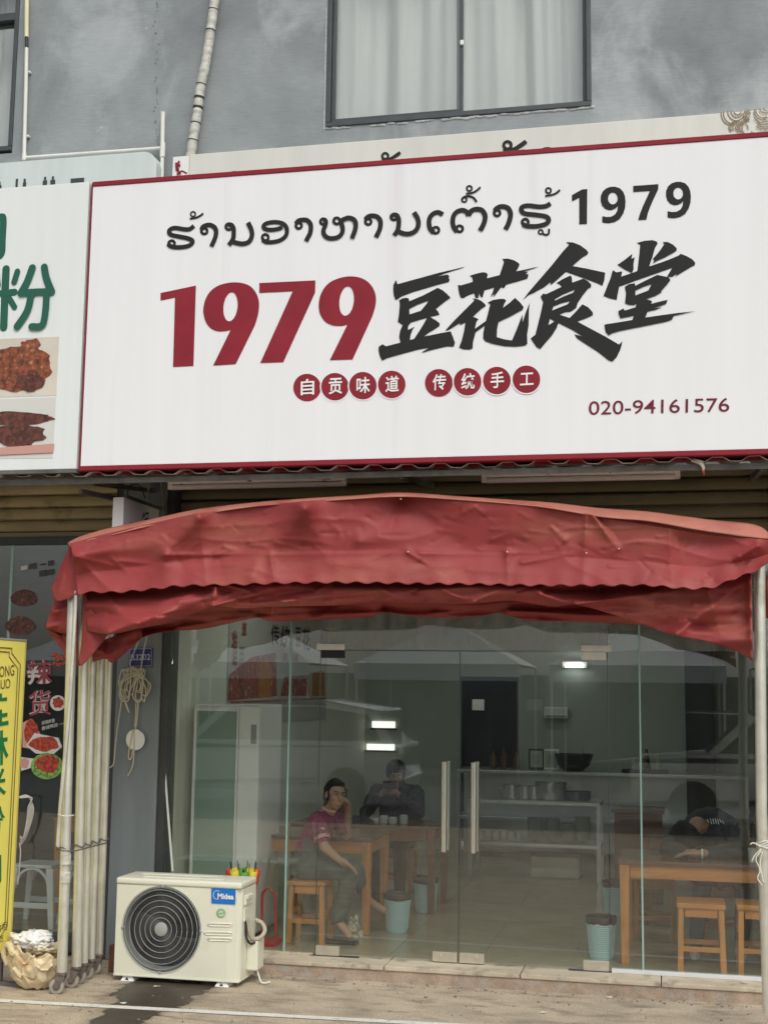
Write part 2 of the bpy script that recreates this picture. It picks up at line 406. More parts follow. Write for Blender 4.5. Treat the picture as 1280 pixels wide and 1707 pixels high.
# painted bay line across the pavement
a = G(-60, 1664.5, .004); b = G(900, 1716, .004); dl = (b-a).normalized(); nrm = V((-dl.y, dl.x, 0)); L = (b-a).length
g = MB(); N = 160; lo = []; hi = []
for i in range(N+1):
    p = a+dl*(L*2.2*i/N-L*.6); p.z = .004
    lo.append(p-nrm*(.036+.006*noise.noise(V((i*.7, 0, 0))))); hi.append(p+nrm*(.036+.006*noise.noise(V((i*.7, 5, 0)))))
g.add(lo+hi, [(i, i+1, N+2+i, N+1+i) for i in range(N)])
tag(g.build('painted_line', 'linepaint'), kind='structure')
# water that ran out from under the air conditioner
wetpx = [(205, 1640), (240, 1633), (300, 1636), (352, 1642), (345, 1652), (322, 1660), (318, 1671), (296, 1677), (270, 1684), (262, 1692), (243, 1700), (230, 1716), (140, 1722), (150, 1704), (172, 1690), (184, 1680), (190, 1664), (198, 1650)]
pts = spline([G(x, y, .003) for x, y in wetpx+[wetpx[0]]], 14)[:-1]
pts = [p+V((.045*noise.fractal(p*9, .8, 2.2, 4), .06*noise.fractal(p*10+V((3, 0, 0)), .8, 2.2, 4), 0)) for p in pts]
xs_ = [p.x for p in pts]; ys_ = [p.y for p in pts]; bx0, bx1, by0, by1 = min(xs_)-.14, max(xs_)+.14, min(ys_)-.14, max(ys_)+.14
def inside_d(x, y):
    ins = False; dm = 9.
    for a, b in zip(pts, pts[1:]+pts[:1]):
        if (a.y > y) != (b.y > y) and x < (b.x-a.x)*(y-a.y)/(b.y-a.y)+a.x: ins = not ins
        ex, ey = b.x-a.x, b.y-a.y; t = max(0, min(1, ((x-a.x)*ex+(y-a.y)*ey)/(ex*ex+ey*ey+1e-12))); dm = min(dm, (x-a.x-ex*t)**2+(y-a.y-ey*t)**2)
    return math.sqrt(dm)*(1 if ins else -1)
NU, NV = 96, 96
wp = MB().grid(lambda u, v: V((bx0+(bx1-bx0)*u, by0+(by1-by0)*v, .0025)), NU, NV).build('wet_patch', 'wet')
at_ = wp.data.attributes.new('wetness', 'FLOAT', 'POINT')
def sst(a, b, x): t = max(0, min(1, (x-a)/(b-a))); return t*t*(3-2*t)
for v in wp.data.vertices:
    d = inside_d(v.co.x, v.co.y)+.03*noise.fractal(V((v.co.x*14, v.co.y*16, 0)), .8, 2.1, 4)
    at_.data[v.index].value = .80*sst(-.012, .02, d)+.16*sst(-.10, .0, d)
wm_ = MATS['wet']; n_ = wm_.node_tree.nodes; l_ = wm_.node_tree.links
aw = n_.new('ShaderNodeAttribute'); aw.attribute_name = 'wetness'; tr_ = n_.new('ShaderNodeBsdfTransparent'); mw = n_.new('ShaderNodeMixShader')
l_.new(aw.outputs['Fac'], mw.inputs[0]); l_.new(tr_.outputs[0], mw.inputs[1]); l_.new(n_['Principled BSDF'].outputs[0], mw.inputs[2]); l_.new(mw.outputs[0], n_['Material Output'].inputs[0])
tag(wp, 'dark wet stain spreading from under the air conditioner', kind='structure')

# step with edge stones
step = tag(MB().box(-2.05, -.19, 0, 2.6, .0, .072).build('step', 'stoneside'), 'low stone step under the glass doors', kind='structure')
xs = [-2.05, -1.25, -.45, .42, 1.28, 2.02, 2.6]
for i in range(len(xs)-1):
    MB().box(xs[i]+.003, -.2, .0722, xs[i+1]-.003, .10, .1).build('edge_stone', 'stone', step, bevel=.006)

# ================================================================== BUILDING: upper wall with windows
bld = thing('building', (0, .3, 0), 'grey plastered upper storey with dark framed sliding windows', 'building')
wx0, wx1 = P(543, 214, 0).x, P(985.5, 176, 0).x; wz0 = 5.855; wz1 = 7.35
lx1 = P(21, 250, 0).x; lx0 = lx1-1.9
def wallpanel(name, x0, x1, z0, z1): return MB().grid(lambda u, v: V((x0+(x1-x0)*u, 0.0, z0+(z1-z0)*v)), max(2, int((x1-x0)*8)), max(2, int((z1-z0)*8)))
g = MB()
for x0, x1, z0, z1 in ((-9, lx0, 3.3, 9), (lx0, lx1, 3.3, wz0), (lx0, lx1, wz1, 9), (lx1, wx0, 3.3, 9), (wx0, wx1, 3.3, wz0), (wx0, wx1, wz1, 9), (wx1, 6, 3.3, 9)):
    g.box(x0, 0, z0, x1, .12, z1)
wall = g.build('wall', 'plaster', bld)
# vertical joint with crumbled filling, drip line under the window
g = MB()
for i in range(46):
    y = -20+i*6.2; x = 261+3*math.sin(i*.5)+random.uniform(-2, 2); p = P(x, y, -.001)
    if random.random() < .5: g.sphere(p, (random.uniform(.003, .007), .004, random.uniform(.005, .018)), 6, 4)
tag(g.build('joint_filler', mat('filler', (.20, .21, .21), .9, var=.6, scale=50), wall, smooth=True), kind='stuff')
def window(x0, x1, z0, z1, mid, trans=None):
    wn = MB()
    f = .034
    for q in ((x0, z0, x1, z0+f), (x0, z1-f, x1, z1), (x0, z0+f, x0+f, z1-f), (x1-f, z0+f, x1, z1-f)): wn.box(q[0]+.001, -.012, q[1]+.001, q[2]-.001, .10, q[3]-.001)
    fr = wn.build('window', 'frame', bld, bevel=.004)
    zt = z1-f
    if trans: MB().box(x0+f+.001, -.004, trans-.03, x1-f-.001, .09, trans+.03).build('transom_bar', 'frame', fr, .003); zt = trans-.03
    for k, (a, b, yy) in enumerate(((x0+f+.002, mid+.025, .014), (mid-.025, x1-f-.002, .050))):
        s = .026; m_ = MB()
        for q in ((a, z0+f+.002, b, z0+f+s+.006), (a, zt-s, b, zt-.002), (a, z0+f+s+.006, a+s, zt-s), (b-s, z0+f+s+.006, b, zt-s)): m_.box(q[0], yy, q[1], q[2], yy+.03, q[3])
        m_.build('sash', 'frame', fr, .002)
        MB().box(a+s, yy+.012, z0+f+s+.006, b-s, yy+.018, zt-s).build('pane', 'winglass', fr)
    if trans: MB().box(x0+f, .03, trans+.03, x1-f, .036, z1-f).build('pane', 'winglass', fr)
    return fr
win = window(wx0, wx1, wz0, wz1, P(765, 100, 0).x)
p = P(770, 72, 0.012)
MB().box(p.x-.012, -.004, p.z-.018, p.x+.012, .013, p.z+.018).build('latch', 'white', win, .004)
lwin = window(lx0, lx1, wz0+.02, 7.6, (lx0+lx1)/2, P(15, 28, 0).z)
# rough cement bead round the window foot
g = MB()
for i in range(60):
    x = wx0+(wx1-wx0)*i/59
    if random.random() < .8: g.sphere((x, -.002, wz0-.012+random.uniform(-.006, .006)), (.03, .006, random.uniform(.004, .012)), 6, 4)
for i in range(30): g.sphere((wx0-.012, -.002, wz0+.9*i/29), (.008, .005, .03), 6, 4)
tag(g.build('cement_bead', mat('bead', (.42, .43, .42), .9, var=.2, scale=30), bld, smooth=True), kind='stuff')
# room behind the windows + curtains
MB().box(lx0-.3, .9, 5.2, wx1+.6, 1.0, 8.2).build('room_back', 'darkroom', bld)
def curtain(x0, x1, z0, z1, Y, ph, label):
    def fn(u, v):
        x = x0+(x1-x0)*u
        q = x*11+ph+2.2*noise.noise(V((x*1.6, ph, 0))); d = .10*(.5+.5*math.cos(q))**5+.05*(.5+.5*math.cos(1.7*q+ph))**3+.012*math.sin(4.1*q)
        return V((x+.012*math.sin(v*3+ph), Y+d*(.75+.25*v), z0+(z1-z0)*v))
    tag(MB().grid(fn, 160, 10).build('curtain', 'curtain', None, smooth='all', thick=.002), label, 'curtain')
cx = (wx0+wx1)/2
curtain(wx0-.1, cx+.02, wz0-.1, 7.6, .22, .4, 'grey-green curtain drawn behind the left sash of the wide window')
curtain(cx-.02, wx1+.1, wz0-.1, 7.6, .23, 2.1, 'grey-green curtain drawn behind the sash with the latch')
curtain(lx0, lx1+.1, wz0-.1, 7.6, .22, 4.4, 'grey curtain behind the partly seen side window')

# lower facade: lintel, columns and party wall
tag(MB().box(-9, .16, 2.9, 6, .30, 3.298).build('lintel', 'darkgap'), 'dark lintel above the roller shutters', 'lintel')
cw0, cw1 = P(183, 1400, -.05).x, P(258, 1400, -.05).x
colm = thing('column', (-2.25, .1, 0), 'blue-grey panelled column with a dark edge between the two shops', 'column')
MB().box(cw0, -.05, 0, cw1, .16, 3.4).build('cladding', 'column', colm, .012)
MB().box(cw1+.002, -.03, .0, cw1+.055, .14, 3.4).build('frame_post', 'post', colm, .004)
MB().box(cw0-.06, -.03, .0, cw0-.002, .14, 3.4).build('frame_post', 'post', colm, .004)
tag(MB().box(2.08, -.06, 0, 2.42, .16, 3.4).build('end_column', 'post'), 'dark column behind the single tent pole', 'column')

# ================================================================== SIGNS
SY = -1.15
def sign_box(name, corners, Y, depth, m_face, m_side, label, cat='sign'):
    p = [P(x, y, Y) for x, y in corners]     # tl, tr, br, bl
    root = thing(name, (sum(q.x for q in p)/4, Y+depth/2, min(q.z for q in p)), label, cat)
    return root, p
tl, tr, br, bl = P(156, 303, SY), P(1280, 221, SY), P(1280, 759, SY), P(135, 783, SY)
zt = (tl.z+tr.z)/2; zb = (bl.z+br.z)/2; xl = (tl.x+bl.x)/2; xr = 2.35
sign = thing('shop_sign', (0, SY+.1, zb), 'large white sign board with red numerals 1979 and black brush characters', 'sign')
t_ = .029
MB().box(xl, SY, zb+t_+.002, xr, SY+.19, zt-t_-.002).build('face_panel', 'signwhite', sign)
MB().box(xl-.004, SY-.006, zt-t_, xr, SY+.2, zt+.002).build('border_rail', 'signred', sign, .004)
MB().box(xl-.004, SY-.006, zb, xr, SY+.2, zb+t_).build('border_rail', 'signred', sign, .004)
MB().box(xl-.016, SY+.01, zb, xl-.005, SY+.2, zt).build('side_rail', 'signred', sign)
LY = SY-.003
def flat(name, loops, m, parent, Y=LY, off=True):
    return MB().sheet([[P(x, y, Y) for x, y in L] for L in loops], (0, .0022, 0) if off else None).build(name, m, parent)
def smoothloop(L, n=3): return [(p.x, p.y) for p in spline([(x, y, 0) for x, y in L]+[(L[0][0], L[0][1], 0)], n)[:-1]]
# red 1979
c = crop(260, 440, 3.368)
nine = [(395, 376), (350, 378), (310, 362), (282, 328), (268, 280), (268, 240), (280, 195), (305, 155), (340, 127), (385, 110), (440, 103), (490, 108), (530, 125), (558, 155), (575, 195), (579, 235), (572, 290), (555, 345)]
nine2 = [(1045, 347), (1000, 346), (955, 328), (925, 290), (914, 245), (918, 195), (935, 150), (965, 112), (1005, 88), (1060, 72), (1110, 70), (1160, 82), (1200, 110), (1225, 150), (1235, 195), (1230, 240), (1215, 290), (1195, 335)]
def sm_open(L, n=3): return [(p.x, p.y) for p in spline([(x, y, 0) for x, y in L], n)]
for lp in ([[(27, 163), (225, 121), (211, 572), (97, 578), (108, 188), (27, 205)]],
           [[(322, 570), (420, 370)]+sm_open(nine)+[(448, 562)], ell(419, 240, 40, 82, tilt=-.09)],
           [[(581, 107), (895, 92), (893, 160), (715, 551), (586, 556), (768, 153), (581, 162)]],
           [[(976, 540), (1075, 340)]+sm_open(nine2)+[(1103, 536)], ell(1070, 208, 41, 83, tilt=-.09)]):
    flat('numeral', [[c(p) for p in L] for L in lp], 'signred', sign)
# black 1979 after the Lao words
c = crop(930, 290, 5.333)
n9 = [(392, 375), (430, 382), (470, 380), (505, 360), (525, 325), (530, 282), (510, 305), (480, 318), (450, 321), (415, 308), (390, 280), (377, 240), (378, 195), (395, 155), (425, 128), (465, 114), (505, 113), (545, 125), (575, 155), (592, 195), (598, 245), (594, 300), (578, 350), (545, 400), (500, 427), (450, 437), (410, 434), (391, 428)]
for lp in ([[(122, 188), (212, 137), (258, 133), (255, 442), (187, 447), (187, 210), (122, 243)]], [n9, ell(485, 217, 43, 53)],
           [[(666, 106), (890, 90), (888, 135), (850, 215), (815, 295), (795, 350), (783, 405), (710, 410), (722, 365), (750, 290), (785, 215), (815, 150), (666, 160)]],
           [[(x+580, y-44) for x, y in n9], ell(1065, 173, 43, 53)]):
    flat('numeral', [[c(p) for p in L] for L in lp], 'signblack', sign)
# Lao letters, drawn as strokes: (ring centre, radius, width) and (path, width)
cA, cB, cC = crop(270, 340, 5.818), crop(480, 320, 5.818), crop(640, 300, 4.267)
lao = [
 (cA, [((95, 385), 30, 28)], [([(312, 212), (270, 243), (220, 245), (130, 232), (85, 245), (70, 270), (90, 297), (150, 312), (240, 330), (290, 350), (297, 375), (270, 400), (220, 415), (140, 420), (85, 408), (62, 385)], 44)]),
 (cA, [((303, 98), 23, 16)], [([(272, 143), (330, 133), (375, 112), (402, 90)], 20)]),
 (cA, [((412, 263), 28, 28)], [([(385, 250), (400, 220), (440, 204), (480, 207), (515, 232), (527, 270), (520, 320), (500, 370), (480, 412)], 46)]),
 (cA, [((650, 220), 30, 28)], [([(640, 198), (675, 205), (695, 240), (697, 290), (690, 340), (650, 400)], 46), ([(675, 362), (730, 378), (790, 385), (845, 365), (873, 310), (868, 250), (835, 180)], 46)]),
 (cA, [((1003, 325), 30, 28)], [([(975, 345), (1010, 368), (1080, 368), (1150, 350), (1200, 310), (1213, 260), (1200, 215), (1160, 185), (1085, 175), (1010, 190), (985, 220), (1010, 245), (1070, 250), (1130, 240), (1170, 225)], 42)]),
 (cB, [((105, 327), 28, 28)], [([(78, 308), (100, 280), (140, 270), (185, 275), (215, 305), (223, 345), (215, 400), (195, 440), (175, 478)], 46)]),
 (cB, [((343, 287), 28, 28), ((473, 280), 30, 28)], [([(350, 262), (368, 290), (360, 330), (345, 370), (350, 410), (380, 440), (430, 450), (490, 435), (525, 395), (530, 350), (520, 310), (500, 290)], 44), ([(500, 290), (540, 265), (590, 250), (640, 270), (657, 310), (650, 370), (620, 450)], 46)]),
 (cB, [((778, 288), 28, 28)], [([(750, 268), (775, 240), (815, 230), (860, 238), (890, 268), (898, 305), (890, 360), (870, 405), (852, 440)], 46)]),
 (cC, [((70, 263), 21, 20)], [([(62, 247), (88, 250), (103, 275), (105, 315), (95, 360), (72, 395)], 33), ([(92, 358), (130, 378), (180, 382), (225, 360), (245, 315), (237, 270), (212, 230)], 33)]),
 (cC, [((368, 357), 22, 20)], [([(418, 247), (385, 230), (350, 240), (325, 270), (320, 310), (330, 350), (355, 375)], 33)]),
 (cC, [((537, 347), 22, 20)], [([(520, 368), (498, 340), (488, 300), (495, 255), (520, 225), (560, 215), (590, 230), (600, 255)], 33), ([(600, 253), (620, 220), (655, 207), (695, 215), (717, 250), (715, 290), (700, 330), (682, 360)], 34)]),
 (cC, [((570, 140), 17, 13)], [([(553, 135), (575, 118), (610, 116), (640, 130), (658, 157)], 15)]),
 (cC, [((606, 60), 18, 13)], [([(582, 97), (630, 90), (665, 70), (685, 50)], 14)]),
 (cC, [((803, 235), 21, 20)], [([(785, 220), (805, 198), (840, 188), (880, 200), (898, 235), (895, 275), (880, 320), (862, 352)], 34)]),
 (cC, [((1003, 300), 22, 20)], [([(1182, 166), (1150, 185), (1100, 190), (1030, 182), (985, 190), (975, 215), (1000, 238), (1080, 248), (1150, 260), (1170, 285), (1150, 312), (1090, 328), (1020, 328), (985, 315)], 32)]),
 (cC, [((1168, 75), 18, 13)], [([(1145, 113), (1195, 105), (1225, 92), (1250, 70)], 14)]),
 (cC, [((1113, 370), 15, 12)], [([(1128, 382), (1150, 390), (1170, 380), (1172, 347)], 14)]),
]
mpp = (P(641, 360, LY)-P(640, 360, LY)).length
for cc, rings, paths in lao:
    g = MB(); sc = 4.267 if cc is cC else 5.818; k = 0
    for (ctr, r, wd) in rings:
        pts = [P(*cc((ctr[0]+r*math.cos(2*math.pi*i/22), ctr[1]+r*math.sin(2*math.pi*i/22))), LY-.0012*k) for i in range(23)]
        g.ribbon(pts, wd/sc*mpp, NF, 0.); k += 1
    for path, wd in paths:
        pts = [P(*cc((p.x, p.y)), LY-.0012*k) for p in spline([(x, y, 0) for x, y in path], 6)]
        g.ribbon(pts, wd/sc*mpp, NF, .001); k += 1
    g.build('lao_letter', 'signblack', sign)
# brush characters
cD, cE, cF, cG = crop(620, 430, 8), crop(740, 420, 8), crop(860, 400, 6.4), crop(990, 390, 7.111)
brush = [
 ('brush_character', cD, [
  [[(320, 293), (338, 350), (500, 305), (700, 250), (880, 200), (1080, 155), (1240, 115), (1200, 135), (1080, 172), (960, 210), (880, 245), (1010, 220), (1030, 245), (1020, 262), (1033, 290), (1025, 320), (860, 362), (700, 410), (560, 450), (400, 510), (330, 555), (310, 555), (290, 500), (283, 430), (285, 360)]],
  [[(355, 570), (400, 540), (450, 530), (490, 540), (495, 578), (680, 500), (875, 398), (940, 430), (1000, 480), (1047, 530), (980, 575), (850, 680), (880, 715), (900, 757), (770, 785), (850, 830), (900, 870), (900, 905), (820, 960), (750, 1000), (690, 1048), (900, 1005), (1048, 978), (1080, 1060), (1105, 1130), (1090, 1182), (1000, 1180), (800, 1225), (700, 1255), (655, 1262), (690, 1240), (765, 1195), (600, 1225), (400, 1280), (200, 1335), (135, 1370), (105, 1310), (88, 1240), (90, 1185), (140, 1150), (185, 1178), (380, 1128), (362, 1050), (375, 970), (408, 895), (345, 850), (360, 740), (370, 640), (368, 580)],
   [(497, 680), (600, 625), (755, 567), (720, 620), (650, 705), (500, 752)],
   [(480, 905), (520, 860), (620, 830), (735, 797), (700, 860), (640, 960), (560, 1080), (505, 1092), (515, 1020), (545, 945), (570, 915), (480, 960)]]]),
 ('brush_character', cE, [
  [[(185, 440), (225, 445), (385, 398), (375, 340), (340, 318), (420, 292), (510, 270), (560, 275), (582, 300), (570, 352), (740, 308), (770, 220), (800, 130), (775, 93), (850, 88), (930, 110), (990, 145), (1005, 170), (985, 215), (960, 258), (1100, 230), (1258, 195), (1200, 220), (1060, 262), (1125, 265), (1085, 285), (1125, 300), (1110, 355), (980, 395), (830, 435), (795, 485), (760, 470), (700, 550), (655, 605), (668, 550), (620, 605), (645, 540), (668, 475), (540, 510), (510, 612), (480, 590), (470, 550), (455, 615), (415, 610), (400, 550), (330, 575), (285, 598), (260, 615), (225, 612), (205, 570), (190, 500)]],
  [[(380, 618), (450, 630), (500, 655), (545, 695), (555, 722), (500, 755), (385, 862), (460, 895), (432, 925), (410, 1025), (560, 918), (545, 980), (420, 1070), (385, 1200), (380, 1285), (340, 1303), (260, 1298), (200, 1275), (235, 1180), (265, 1060), (285, 940), (210, 975), (215, 945), (60, 1040), (15, 1050), (120, 930), (280, 770), (405, 645)]],
  [[(580, 675), (650, 640), (740, 625), (800, 625), (828, 650), (800, 690), (785, 745), (870, 680), (945, 612), (1010, 670), (1060, 735), (1045, 770), (900, 850), (725, 935), (705, 1040), (700, 1135), (800, 1165), (905, 1180), (960, 1050), (1030, 870), (1045, 835), (1045, 940), (1090, 800), (1140, 680), (1130, 780), (1125, 980), (1105, 1100), (1110, 1225), (1070, 1250), (950, 1263), (800, 1255), (650, 1225), (550, 1190), (520, 1150), (525, 1060), (555, 930), (590, 800), (615, 695)]]]),
 ('brush_character', cF, [
  [[(530, 22), (600, 25), (680, 55), (750, 105), (770, 135), (760, 155), (700, 190), (600, 278), (750, 305), (948, 348), (940, 430), (918, 488), (860, 460), (740, 415), (530, 340), (420, 440), (370, 480), (365, 450), (290, 510), (220, 545), (200, 560), (130, 590), (72, 642), (130, 560), (250, 420), (380, 270), (500, 120), (565, 50)]],
  [[(428, 460), (500, 415), (580, 378), (592, 400), (598, 455), (715, 412), (760, 435), (800, 475), (795, 505), (765, 520), (710, 590), (655, 672), (640, 725), (580, 765), (520, 770), (462, 797), (570, 832), (640, 760), (705, 685), (770, 720), (815, 770), (818, 800), (760, 830), (650, 870), (800, 950), (950, 1030), (1095, 1115), (1132, 1082), (1110, 1170), (1070, 1250), (1025, 1298), (985, 1285), (880, 1200), (710, 1090), (650, 1050), (620, 1005), (710, 1030), (600, 960), (450, 885), (430, 940), (380, 1020), (310, 1100), (255, 1165), (215, 1140), (155, 1050), (205, 1010), (240, 870), (265, 770), (287, 660), (260, 605), (285, 572), (320, 578), (400, 540), (487, 498), (460, 470)],
   [(415, 630), (500, 580), (625, 530), (610, 560), (500, 605), (412, 648)], [(395, 710), (480, 675), (572, 652), (550, 685), (460, 720), (385, 752)], [(360, 838), (410, 868), (345, 908)]]]),
 ('brush_character', cG, [
  [[(220, 428), (265, 455), (300, 448), (330, 442), (320, 505), (400, 478), (510, 440), (530, 280), (545, 130), (505, 105), (600, 80), (690, 73), (740, 90), (750, 115), (720, 160), (690, 270), (650, 385), (800, 335), (930, 285), (1000, 255), (1022, 235), (1090, 260), (1160, 300), (1195, 340), (1190, 370), (1140, 395), (1000, 480), (965, 505), (975, 475), (920, 510), (860, 508), (925, 400), (700, 480), (500, 550), (315, 618), (297, 620), (280, 700), (265, 782), (190, 765), (110, 735), (150, 630), (190, 530)]],
  [[(275, 365), (370, 300), (450, 235), (440, 295), (480, 275), (465, 350), (465, 420), (445, 463), (350, 415)]],
  [[(812, 95), (870, 95), (930, 125), (975, 165), (975, 195), (940, 220), (830, 280), (740, 320), (690, 350), (715, 310), (690, 300), (760, 220), (828, 125)]],
  [[(362, 625), (410, 595), (480, 583), (485, 615), (610, 550), (745, 485), (840, 505), (880, 515), (902, 545), (860, 600), (790, 680), (800, 690), (720, 735), (610, 772), (660, 785), (685, 800), (670, 828), (780, 800), (870, 780), (850, 830), (700, 880), (805, 870), (720, 900), (630, 920), (605, 990), (800, 962), (1000, 935), (1205, 915), (1100, 935), (940, 970), (920, 1015), (850, 1040), (700, 1070), (500, 1110), (300, 1150), (215, 1175), (170, 1202), (135, 1160), (120, 1075), (140, 1070), (300, 1045), (450, 1020), (470, 968), (310, 1000), (290, 950), (285, 915), (345, 882), (360, 908), (490, 868), (500, 820), (480, 840), (420, 842), (365, 820), (378, 700)],
   [(487, 670), (580, 625), (680, 592), (640, 670), (560, 700), (487, 728)]]]),
]
for nm, cc, polys in brush:
    g = MB()
    for k, loops in enumerate(polys): g.sheet([[P(*cc(p), LY-.0006*k) for p in L] for L in loops])
    g.build(nm, 'signblack', sign)
# red badges with white characters
c = crop(480, 600, 2.909)
cen = [(93, 134), (228, 130), (363, 125), (503, 119), (731, 111), (870, 106), (1012, 100), (1155, 94)]
for i, (q, ch) in enumerate(zip(cen, '自贡味道传统手工')):
    r = 67
    if i not in (3, 7): halo = [c((cen[i+1][0]+73*math.cos(t), cen[i+1][1]+73*math.sin(t))) for t in [2*math.pi*k/40 for k in range(40)]]
    g = MB().sheet([[P(*c((q[0]+r*math.cos(2*math.pi*k/40), q[1]+r*math.sin(2*math.pi*k/40))), LY+.0015-.0004*i) for k in range(40)]])
    bd = g.build('badge', 'signred', sign)
    if i not in (3, 7):
        MB().sheet([[P(x, y, LY+.0014-.0004*i-.0002) for x, y in halo]]).build('badge_rim', 'signwhite', bd)
    s = 40; dy = -5 if True else 0
    a0 = (q[0]-s*.78, q[1]+s*.95); hh = 2*s*.98; ww = 2*s*.82
    if ch == '工': a0 = (a0[0], q[1]+s*.75); hh = 1.5*s
    lettering('badge_character', ch, c(a0), c((a0[0]+ww, a0[1]-ww*.06)), c((a0[0]+1, a0[1]-hh)), LY-.003, 'white', bd, .016)
c = crop(970, 650, 4.923)
lettering('phone_number', '020-94161576', c((52, 205)), c((1205, 178)), c((55, 93)), LY, 'phonered', sign, .003)

# neighbour sign on the left
nb = thing('shop_sign', (-4, SY+.1, zb), 'pale green-white sign board with dark green characters and food photographs', 'sign')
nz1 = (P(0, 312, SY).z+P(150, 305, SY).z)/2; nz0 = (P(0, 787, SY).z+P(130, 785, SY).z)/2; nx1 = xl-.03
MB().box(-7.5, SY, nz0+.012, nx1, SY+.19, nz1).build('face_panel', 'signpale', nb, .004)
MB().box(-7.5, SY-.004, nz0-.012, nx1+.004, SY+.2, nz0+.010).build('bottom_rail', 'iron', nb)
c = crop(0, 330, 3.7125)
def stroke_glyph(strokes, name, m, parent, cc, sc, Y):
    g = MB()
    for k, (path, wd) in enumerate(strokes):
        pts = [P(*cc((p.x, p.y)), Y-.0008*k) for p in spline([(x, y, 0) for x, y in path], 5)]
        W = wd/sc*mpp; g.ribbon(pts, W, NF, .0003)
        for e in (pts[0], pts[-1]): g.sheet([[e+V((W/2*math.cos(2*math.pi*i/14), -.0004, W/2*math.sin(2*math.pi*i/14))) for i in range(14)]])
    return g.build(name, m, parent)
stroke_glyph([([(40, 440), (32, 620), (25, 800)], 52), ([(-60, 596), (20, 590), (92, 582)], 44), ([(62, 625), (92, 675)], 38), ([(-20, 640), (-60, 720)], 40), ([(110, 455), (90, 520)], 40),
  ([(-20, 470), (-10, 540)], 40), ([(202, 433), (170, 520), (132, 588)], 50), ([(276, 428), (290, 500), (322, 580)], 48), ([(132, 590), (220, 582), (322, 580)], 46), ([(195, 598), (170, 700), (108, 795)], 48),
  ([(290, 585), (283, 700), (262, 788), (198, 796)], 46)], 'character', 'signgreen', nb, c, 3.7125, LY)
stroke_glyph([([(-90, 118), (0, 118), (22, 130), (17, 250), (10, 345), (-40, 375)], 48), ([(-90, 250), (-30, 248)], 40)], 'character', 'signgreen', nb, c, 3.7125, LY)
# printed food photographs
def blob(cc, cx, cy, rx, ry, seed, n=44, rough=.28):
    out = []
    for k in range(n):
        a = 2*math.pi*k/n; q = 1+rough*noise.noise(V((math.cos(a)*1.7+seed, math.sin(a)*1.7, seed)))+.10*noise.noise(V((math.cos(a)*6+seed, math.sin(a)*6, 3)))
        out.append(cc((cx+rx*q*math.cos(a), cy+ry*q*math.sin(a))))
    return out
ph = flat('food_photo', [[c(p) for p in [(-200, 880), (368, 858), (352, 1222), (-200, 1240)]]], 'cream', nb, LY+.001)
flat('meat', [blob(c, 100, 1055, 215, 130, 1.3)], 'meat', ph, LY-.003); flat('meat', [blob(c, 190, 915, 60, 36, 4.3, rough=.6)], 'meat', ph, LY-.0045)
flat('sauce', [blob(c, 190, 1140, 100, 50, 7.3)], 'meatdark', ph, LY-.006)
ph = flat('food_photo', [[c(p) for p in [(-200, 1252), (350, 1232), (328, 1610), (-200, 1615)]]], 'paper', nb, LY+.001)
flat('meat', [blob(c, 120, 1365, 215, 42, 9.1)], 'meatdark', ph, LY-.003); flat('meat', [blob(c, 110, 1470, 180, 68, 2.2)], 'meatdark', ph, LY-.0045)
flat('plate_rim', [[c(p) for p in [(-200, 1560), (338, 1520), (330, 1575), (-200, 1600)]]], 'pink', ph, LY-.006)

# older sign boards still fixed to the wall behind
OY = -.16
o1 = thing('old_sign', (0, -.08, 4.9), 'older cream sign board mostly hidden behind the big white sign', 'sign')
zo = (P(300, 262, OY).z+P(1280, 179, OY).z)/2; xo = P(316, 270, OY).x
MB().box(xo, OY, 4.7, 2.5, -.02, zo).build('face_panel', 'oldbeige', o1, .004)
cO = lambda p: p
def oflat(name, loops, m, dy=0.): return MB().sheet([[P(x, y, OY-.003-dy) for x, y in L] for L in loops]).build(name, m, o1)
for cxx, cyy in ((652, 256), (858, 238)):
    g = MB(); k = 1.25 if cxx > 700 else 1.0
    pts = [P(cxx-10*k+5*math.cos(t)*k, cyy+4+5*math.sin(t)*k, OY-.004) for t in [2*math.pi*i/16 for i in range(17)]]; g.ribbon(pts, .017*k, NF, 0)
    pts = [P(p.x, p.y, OY-.0055) for p in spline([(cxx-16*k, cyy+11*k, 0), (cxx-2*k, cyy+9*k, 0), (cxx+8*k, cyy+3*k, 0), (cxx+15*k, cyy-2*k, 0)], 4)]; g.ribbon(pts, .024*k, NF); g.build('lao_letter', 'signblack', o1)
for cxx, cyy in ((392, 289), (640, 276), (690, 270), (706, 268), (755, 264), (802, 259), (845, 256), (873, 253), (912, 249)):
    MB().sheet([[P(cxx+13*math.cos(math.pi*i/12), cyy+4-8*math.sin(math.pi*i/12)-(cxx-cxx)*.08, OY-.004) for i in range(13)]]).build('lao_letter', 'signblack', o1)
